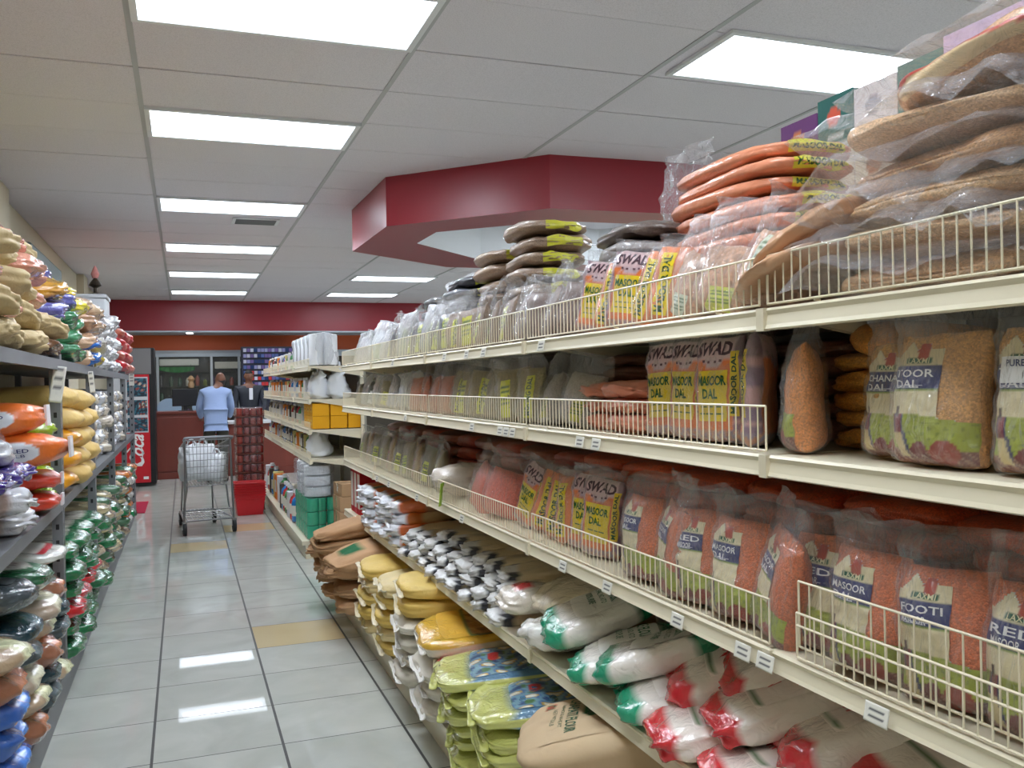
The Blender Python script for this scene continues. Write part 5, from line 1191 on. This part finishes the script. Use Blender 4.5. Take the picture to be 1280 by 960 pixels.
for k, xx in enumerate((-.24, .33)):
    ch = empty('stool_chair', 'pale blue round backed chair behind the counter, %s' % ['left of the monitor', 'right of the monitor'][k], 'chair', 'round backed chairs', (xx, 16.5, 0))
    b = MB(); V = []; n = 20
    for yy in (0, .03):
        for i in range(n): a = 2*PI*i/n; V.append((.20*math.cos(a), yy+.03*math.cos(a)**2, 1.10+.17*math.sin(a)))
    b.add(V, [tuple(range(n)), tuple(range(2*n-1, n-1, -1))]+[(i, n+i, n+(i+1) % n, (i+1) % n) for i in range(n)]); b.build('backrest', m_chair, ch, True)
    MB().box((-.2, -.4, .66), (.2, 0, .70), bev=.01).build('seat', m_chair, ch); MB().box((-.02, .0, .68), (.02, .02, 1.0)).build('back_post', m_chrome, ch)
    for sx in (-.17, .17):
        for sy in (-.37, -.03): MB().tube([(sx, sy, .66), (sx*1.1, sy, 0)], .012, 6).build('leg', m_chrome, ch)
# goods and shelves behind the glass
bk = empty('wall_shelf', 'dim shelves of goods behind the glass beyond the counter', 'shelf', loc=(-.45, 17.90, 0))
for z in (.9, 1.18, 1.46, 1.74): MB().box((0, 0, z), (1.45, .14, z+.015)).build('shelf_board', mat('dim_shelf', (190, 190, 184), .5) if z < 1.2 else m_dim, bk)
kinds = [(150, 70, 50), (190, 150, 90), (60, 84, 60), (96, 70, 110), (200, 196, 180), (70, 60, 54), (120, 130, 60)]
for q, z in enumerate((.916, 1.196, 1.476)):
    for k in range(9):
        h = .12+RND.random()*.10; b = MB().lathe([(0, 0), (.04, .004), (.042, h*.7), (.02, h*.9), (.018, h)], n=10, col=lin(kinds[RND.randrange(7)])); o = b.build('jar', m_gloss, None, True); o.location = (-.38+k*.155+j(.02), 17.96, z)
        props(o, 'dim jar behind the counter glass, %s along the %s shelf' % (ORD[k], ORD[q]), 'jar', 'jars on the shelves behind the glass')
aw = MB(); V = []
o = MB().box((-.42, 17.89, 1.86), (.28, 17.99, 1.99), lin((226, 226, 216)), bev=.02).build('ceiling_duct', m_card); props(o, 'white bundle above the green cloth behind the glass', 'bundle')
gcl = link('hanging_cloth', patch('hanging_cloth', lambda s, t: np.stack([-.42+.62*s, 17.88+.012*np.sin(s*30), 1.84-.10*(1-t)*(.6+.5*np.sin(s*3.1))], -1), m_paper, (60, 130, 66), 30, 6)); so = gcl.modifiers.new('thick', 'SOLIDIFY'); so.thickness = .003; props(gcl, 'green cloth hanging in a curve behind the glass', 'cloth')
o = MB().box((.56, 17.89, 1.80), (1.35, 17.99, 1.93), lin((226, 222, 206)), bev=.01).build('wall_cabinet', m_card); props(o, 'long cream box high behind the glass beyond the bald man', 'cabinet')
o = MB().lathe([(0, 0), (.07, .01), (.09, .08), (.06, .16), (.10, .22), (.04, .30), (0, .31)], n=12, col=lin((150, 124, 96))).build('lantern', mat('glowing_amber', (150, 124, 96), .6, emit=((255, 190, 110), .02)), None, True); o.location = (.13, 17.6, 1.44); o.scale = (.65, .65, .75); props(o, 'small dull amber lantern behind the counter glass', 'lantern')
MB().tube([(.13, 17.6, 2.03), (.13, 17.6, 1.67)], .004, 5).build('cord', m_black, None); c_ = [x for x in C.objects if x.name == 'cord'][-1]; c_.parent = o; c_.matrix_parent_inverse = Matrix.Translation(-Vector(o.location)); 
# cigarette rack
cg = empty('cigarette_rack', 'blue and violet cigarette rack high behind the counter', 'display rack', loc=(1.02, 17.3, 0))
MB().box((0, 0, 0), (.95, .25, 2.19)).build('rack_body', mat('rack_blue', (44, 46, 66), .5), cg)
k = 0
for q in range(8):
    z = 2.10-q*.105
    b = MB()
    for c in range(14): b.box((.03+c*.064, -.012, z-.01), (.085+c*.064, .0, z+.055), lin(RND.choice([(150, 150, 196), (196, 196, 214), (120, 100, 160), (90, 110, 170), (206, 60, 60) if q > 3 else (160, 160, 200), (40, 60, 110)])))
    o = b.build('pack_row', m_card, cg); MB().box((.01, -.03, z-.02), (.94, 0, z-.012)).build('shelf', m_black, cg)
# things on the low counter
o = MB().box((-.12, -.1, 0), (.12, .1, .14), lin((40, 46, 66)), bev=.02).build('bag', m_gloss); o.location = (.60, 14.95, .60); 
bpy.data.objects.remove(o)
o = MB().box((-.14, -.10, 0), (.14, .10, .03), lin((236, 236, 240)), bev=.004).build('paper_pile', m_paper); o.location = (.95, 15.3, .886); props(o, 'pile of white papers on the low counter beside the bald man', 'papers')

# ================================================================ people
def body(name, J, E_, mt, parent=None, sub=2):
    """J: name->(co, radius[, radius2]); E_: edges; grown with a skin surface"""
    ks = list(J); E_ = [e for e in E_ if e[0] in ks and e[1] in ks]; me = bpy.data.meshes.new(name); me.from_pydata([J[k][0] for k in ks], [(ks.index(a), ks.index(b)) for a, b in E_], [])
    o = link(name, me, parent); md = o.modifiers.new('skin', 'SKIN'); md.use_smooth_shade = True
    sv = me.skin_vertices
    if not sv: 
        bm = bmesh.new(); bm.from_mesh(me); bm.verts.layers.skin.verify(); bm.to_mesh(me); bm.free(); sv = me.skin_vertices
    for i, k in enumerate(ks):
        r = J[k][1]; r = r if isinstance(r, tuple) else (r, r); sv[0].data[i].radius = r; sv[0].data[i].use_root = (i == 0)
    s = o.modifiers.new('sub', 'SUBSURF'); s.levels = sub; s.render_levels = sub; me.materials.append(mt); return o
m_shirt = mat('light_blue_shirt', (146, 166, 206), .75, bump=.3, bumpscale=9, var=.05); m_trous = mat('olive_trousers', (66, 62, 54), .8, bump=.2, bumpscale=9); m_shoe = mat('dark_shoe', (30, 26, 24), .5)
m_jack = mat('dark_jacket', (30, 34, 44), .6, bump=.3, bumpscale=10)
def head(parent, c, s, skin, hair, bald, face=PI, tilt=0):
    """head mesh centred at c facing along local angle 'face' about z"""
    h = empty2 = bpy.data.objects.new('head_pivot', None)
    bm = bmesh.new(); bmesh.ops.create_icosphere(bm, subdivisions=4, radius=1)
    for v in bm.verts:
        x, y, z = v.co
        y2 = -y  # front is -y
        f = max(0, -y)
        x_ = x*.074*(1-.18*max(0, -z)); y_ = y*.092*(1-.10*max(0, -z)); z_ = z*.112
        if f > .5:   # face
            y_ -= .016*math.exp(-((x*.074)/.012)**2-((z_+.010)/.020)**2)      # nose
            y_ += .006*math.exp(-((abs(x*.074)-.028)/.012)**2-((z_-.012)/.010)**2)  # eye sockets
            y_ -= .004*math.exp(-((x*.074)/.022)**2-((z_+.048)/.006)**2)
            y_ -= .006*math.exp(-((x*.074)/.02)**2-((z_+.085)/.014)**2)
        v.co = (x_, y_, z_)
    me = bpy.data.meshes.new('head'); bm.to_mesh(me); bm.free(); me.materials.append(skin)
    for p in me.polygons: p.use_smooth = True
    bpy.data.objects.remove(h)
    return me
def person(nm, J, Eb, shirt, trous, hd, hc, hz, htilt, hairmesh, labelt):
    o = body('person', J, Eb, m_skin); o['label'] = labelt; o['category'] = 'person'
    return o
# customer leaning on the counter (back to the viewer), origin at feet
P = (.44, 14.05, 0)
def W_(x, y, z): return (P[0]+x, P[1]+y, z)
J1 = dict(pel=(W_(0, 0, .93), (.13, .10)), bel=(W_(0, .03, 1.06), (.13, .10)), chest=(W_(0, .15, 1.24), (.155, .10)), upc=(W_(.01, .24, 1.37), (.13, .08)), neck=(W_(.05, .32, 1.46), .052), skull=(W_(.08, .36, 1.53), (.07, .08)), crown=(W_(.09, .37, 1.59), (.066, .08)),
  shL=(W_(-.17, .20, 1.36), .062), elL=(W_(-.225, .26, 1.12), .048), wrL=(W_(-.20, .48, .98), .03), haL=(W_(-.18, .57, .95), (.035, .02)),
  shR=(W_(.19, .20, 1.35), .062), elR=(W_(.235, .28, 1.12), .048), wrR=(W_(.22, .50, .98), .03), haR=(W_(.20, .60, .95), (.035, .02)),
  hiL=(W_(-.09, 0, .86), .09), knL=(W_(-.10, -.01, .48), .058), anL=(W_(-.11, -.03, .09), .038), toL=(W_(-.12, .13, .04), (.04, .03)),
  hiR=(W_(.09, .0, .86), .09), knR=(W_(.10, -.0, .48), .058), anR=(W_(.12, -.02, .09), .038), toR=(W_(.13, .14, .04), (.04, .03)))
EB = [('pel', 'bel'), ('bel', 'chest'), ('chest', 'upc'), ('upc', 'neck'), ('neck', 'skull'), ('skull', 'crown'), ('upc', 'shL'), ('shL', 'elL'), ('elL', 'wrL'), ('wrL', 'haL'), ('upc', 'shR'), ('shR', 'elR'), ('elR', 'wrR'), ('wrR', 'haR'), ('pel', 'hiL'), ('hiL', 'knL'), ('knL', 'anL'), ('anL', 'toL'), ('pel', 'hiR'), ('hiR', 'knR'), ('knR', 'anR'), ('anR', 'toR')]
man = body('person', J1, EB, m_skin); props(man, 'balding man in light blue shirt and olive trousers leaning on the counter', 'person')
def sub(J, ks, k): return {a: (J[a][0], tuple(q*k for q in (J[a][1] if isinstance(J[a][1], tuple) else (J[a][1],)*2))) for a in ks}
def edges(ks): return [e for e in EB if e[0] in ks and e[1] in ks]
def clothes(nm, J, ks, k, mt, par, extra=None):
    Jc = sub(J, ks, k)
    if extra: Jc.update(extra)
    return body(nm, Jc, edges(list(Jc)), mt, par)
top = ['pel', 'bel', 'chest', 'upc', 'shL', 'elL', 'wrL', 'shR', 'elR', 'wrR']; legs = ['pel', 'hiL', 'knL', 'anL', 'hiR', 'knR', 'anR']
Jt = {k: (J1[k][0], tuple(q*1.16 for q in (J1[k][1] if isinstance(J1[k][1], tuple) else (J1[k][1],)*2))) for k in top}
EB.append(('upc', 'col')); EB.append(('pel', 'hem'))
clothes('shirt', J1, top, 1.28, m_shirt, man, dict(pel=(J1['pel'][0], (.175, .14)), bel=(J1['bel'][0], (.175, .14)), chest=(J1['chest'][0], (.185, .14)), hem=(W_(0, -.01, .88), (.17, .14)), col=(W_(.025, .29, 1.43), (.085, .075)))); clothes('trousers', J1, legs, 1.24, m_trous, man, dict(pel=(W_(0, 0, .96), (.155, .12)), bel=(J1['bel'][0], (.15, .12))))
for s_ in 'LR': body('shoe', {'a': (J1['an'+s_][0], .055), 't': (J1['to'+s_][0], (.05, .04))}, [('a', 't')], m_shoe, man)
def fingers(par, hand, d, up):
    hand, d, up = Vector(hand), Vector(d).normalized(), Vector(up).normalized(); s = d.cross(up)
    for k, (o_, ln) in enumerate(((-.026, .062), (-.009, .072), (.009, .068), (.026, .052))):
        a = hand+s*o_+d*.03; body('finger', {'a': (tuple(a), .009), 'b': (tuple(a+d*ln*.5-up*.004), .0085), 'c': (tuple(a+d*ln-up*.018), .007)}, [('a', 'b'), ('b', 'c')], m_skin, par, 1)
    a = hand-s*.03; body('thumb', {'a': (tuple(a), .011), 'b': (tuple(a-s*.022+d*.02), .0095), 'c': (tuple(a-s*.026+d*.045-up*.008), .008)}, [('a', 'b'), ('b', 'c')], m_skin, par, 1)
fingers(man, J1['haL'][0], (.1, 1, -.1), (0, 0, 1)); fingers(man, J1['haR'][0], (-.1, 1, -.1), (0, 0, 1))
# head shape, hair fringe and ears of the customer
def headobj(par, c, rz, rx, skinm):
    o = link('head', head(None, None, 1, skinm, None, None), par); o.location = c; o.rotation_euler = (rx, 0, rz); return o
h1 = headobj(man, W_(.09, .375, 1.56), PI, -.35, m_skin)
def ears(hd):
    for sx in (-1, 1): MB().lathe([(.0, -.008), (.018, -.006), (.02, 0), (.012, .006), (0, .004)], n=12, sy=1).build('ear', m_skin, hd, True); e = hd.children[-1]; e.location = (sx*.074, .008, 0); e.rotation_euler = (0, sx*PI/2, 0); e.scale = (1.5, 1, 1)
ears(h1)
def hairshell(hd, test, thick=1.05):
    bm = bmesh.new(); bmesh.ops.create_icosphere(bm, subdivisions=4, radius=1)
    kill = [v for v in bm.verts if not test(*v.co)]
    bmesh.ops.delete(bm, geom=kill, context='VERTS')
    for v in bm.verts: x, y, z = v.co; v.co = (x*.076*thick, y*.094*thick, z*.113*thick)
    me = bpy.data.meshes.new('hair'); bm.to_mesh(me); bm.free(); me.materials.append(m_hair)
    for p in me.polygons: p.use_smooth = True
    o = link('hair', me, hd); so = o.modifiers.new('thick', 'SOLIDIFY'); so.thickness = .006; return o
hairshell(h1, lambda x, y, z: y > -.25 and -.85 < z < .22, 1.02)
# cashier behind the counter facing the aisle
P = (1.06, 16.1, 0)
J2 = dict(pel=(W_(0, 0, .95), (.13, .10)), bel=(W_(0, 0, 1.08), (.13, .10)), chest=(W_(0, 0, 1.27), (.16, .10)), upc=(W_(0, 0, 1.42), (.13, .08)), neck=(W_(0, -.01, 1.50), .052), skull=(W_(0, -.02, 1.58), (.068, .08)), crown=(W_(0, -.02, 1.65), (.066, .08)),
  shL=(W_(-.19, 0, 1.41), .062), elL=(W_(-.26, -.06, 1.12), .045), wrL=(W_(-.20, -.28, 1.0), .03), haL=(W_(-.17, -.35, .97), (.035, .02)), shR=(W_(.19, 0, 1.41), .062), elR=(W_(.26, -.06, 1.12), .045), wrR=(W_(.20, -.28, 1.0), .03), haR=(W_(.17, -.35, .97), (.035, .02)),
  hiL=(W_(-.09, 0, .88), .09), knL=(W_(-.10, 0, .48), .058), anL=(W_(-.11, .02, .09), .038), toL=(W_(-.12, -.13, .04), (.04, .03)), hiR=(W_(.09, 0, .88), .09), knR=(W_(.10, 0, .48), .058), anR=(W_(.12, .02, .09), .038), toR=(W_(.13, -.13, .04), (.04, .03)))
man2 = body('person', J2, EB, m_skin); props(man2, 'dark haired man in a dark jacket standing behind the counter facing the aisle', 'person')
clothes('jacket', J2, top, 1.26, m_jack, man2, dict(col=(W_(0, 0, 1.465), (.085, .08)))); clothes('trousers', J2, legs, 1.2, m_black, man2)
for s_ in 'LR': body('shoe', {'a': (J2['an'+s_][0], .055), 't': (J2['to'+s_][0], (.05, .04))}, [('a', 't')], m_shoe, man2)
fingers(man2, J2['haL'][0], (.1, -1, -.2), (0, 0, 1)); fingers(man2, J2['haR'][0], (-.1, -1, -.2), (0, 0, 1))
MB().box((1.055, 15.955, 1.22), (1.115, 15.975, 1.42), lin((214, 214, 220)), bev=.006).build('shirt_front', m_ink, man2)
h2 = headobj(man2, W_(.0, -.02, 1.62), .1, .08, m_skin); ears(h2)
hairshell(h2, lambda x, y, z: z > .45 or (y > .1 and z > -.5), 1.07)
fb = MB()
for sx in (-1, 1): fb.lathe([(0, -.002), (.010, 0), (0, .002)], (sx*.028, -.083, .012), 10, lin((20, 16, 16)))
fb.box((-.022, -.090, -.052), (.022, -.084, -.046), lin((110, 50, 46))); fb.build('eyes_and_mouth', m_ink, h2)
# dark figure shapes behind the glass are left to the jars and cloth

# ================================================================ keep every description short
PAIRS = [(' layer of pile ', ' layer, pile '), (' layer of the ', ' layer, '), (' lying on the top shelf', ' on the top shelf'), (' on top of the steel rack', ' atop the rack'), (' on top of the rack', ' atop the rack'), (' from the viewer', ' from viewer'),
         (' at the back of the ', ' behind on '), (' in the shade', ''), (' standing behind the ', ' behind '), (' above the top shelf bags', ''), (' in the middle level of the rack', ' at mid rack level'), (' in the middle level', ' at mid level'), (' lying ', ' '), (' standing ', ' '), (' with a round orange picture', ''), (' with a small red oval', '')]
def words(s): return len(s.replace(',', ' ').split())
for o in bpy.data.objects:
    if 'label' in o.keys():
        l = o['label']
        for a, b in PAIRS:
            if words(l) > 15: l = l.replace(a, b)
        if words(l) > 15: l = l.replace(' the ', ' ')
        if words(l) > 16:
            for a, b in ((' layer, ', ' layer '), (' with readable print', ''), (' with puffed clear top', ''), (' counting towards far end', ''), (' with navy label', ' navy label'), (' fully readable', ' readable'), (' with lime label', ' lime label'), ('clear wrapped ', ''), (' of lentils', '')):
                if words(l) > 16: l = l.replace(a, b)
        o['label'] = l
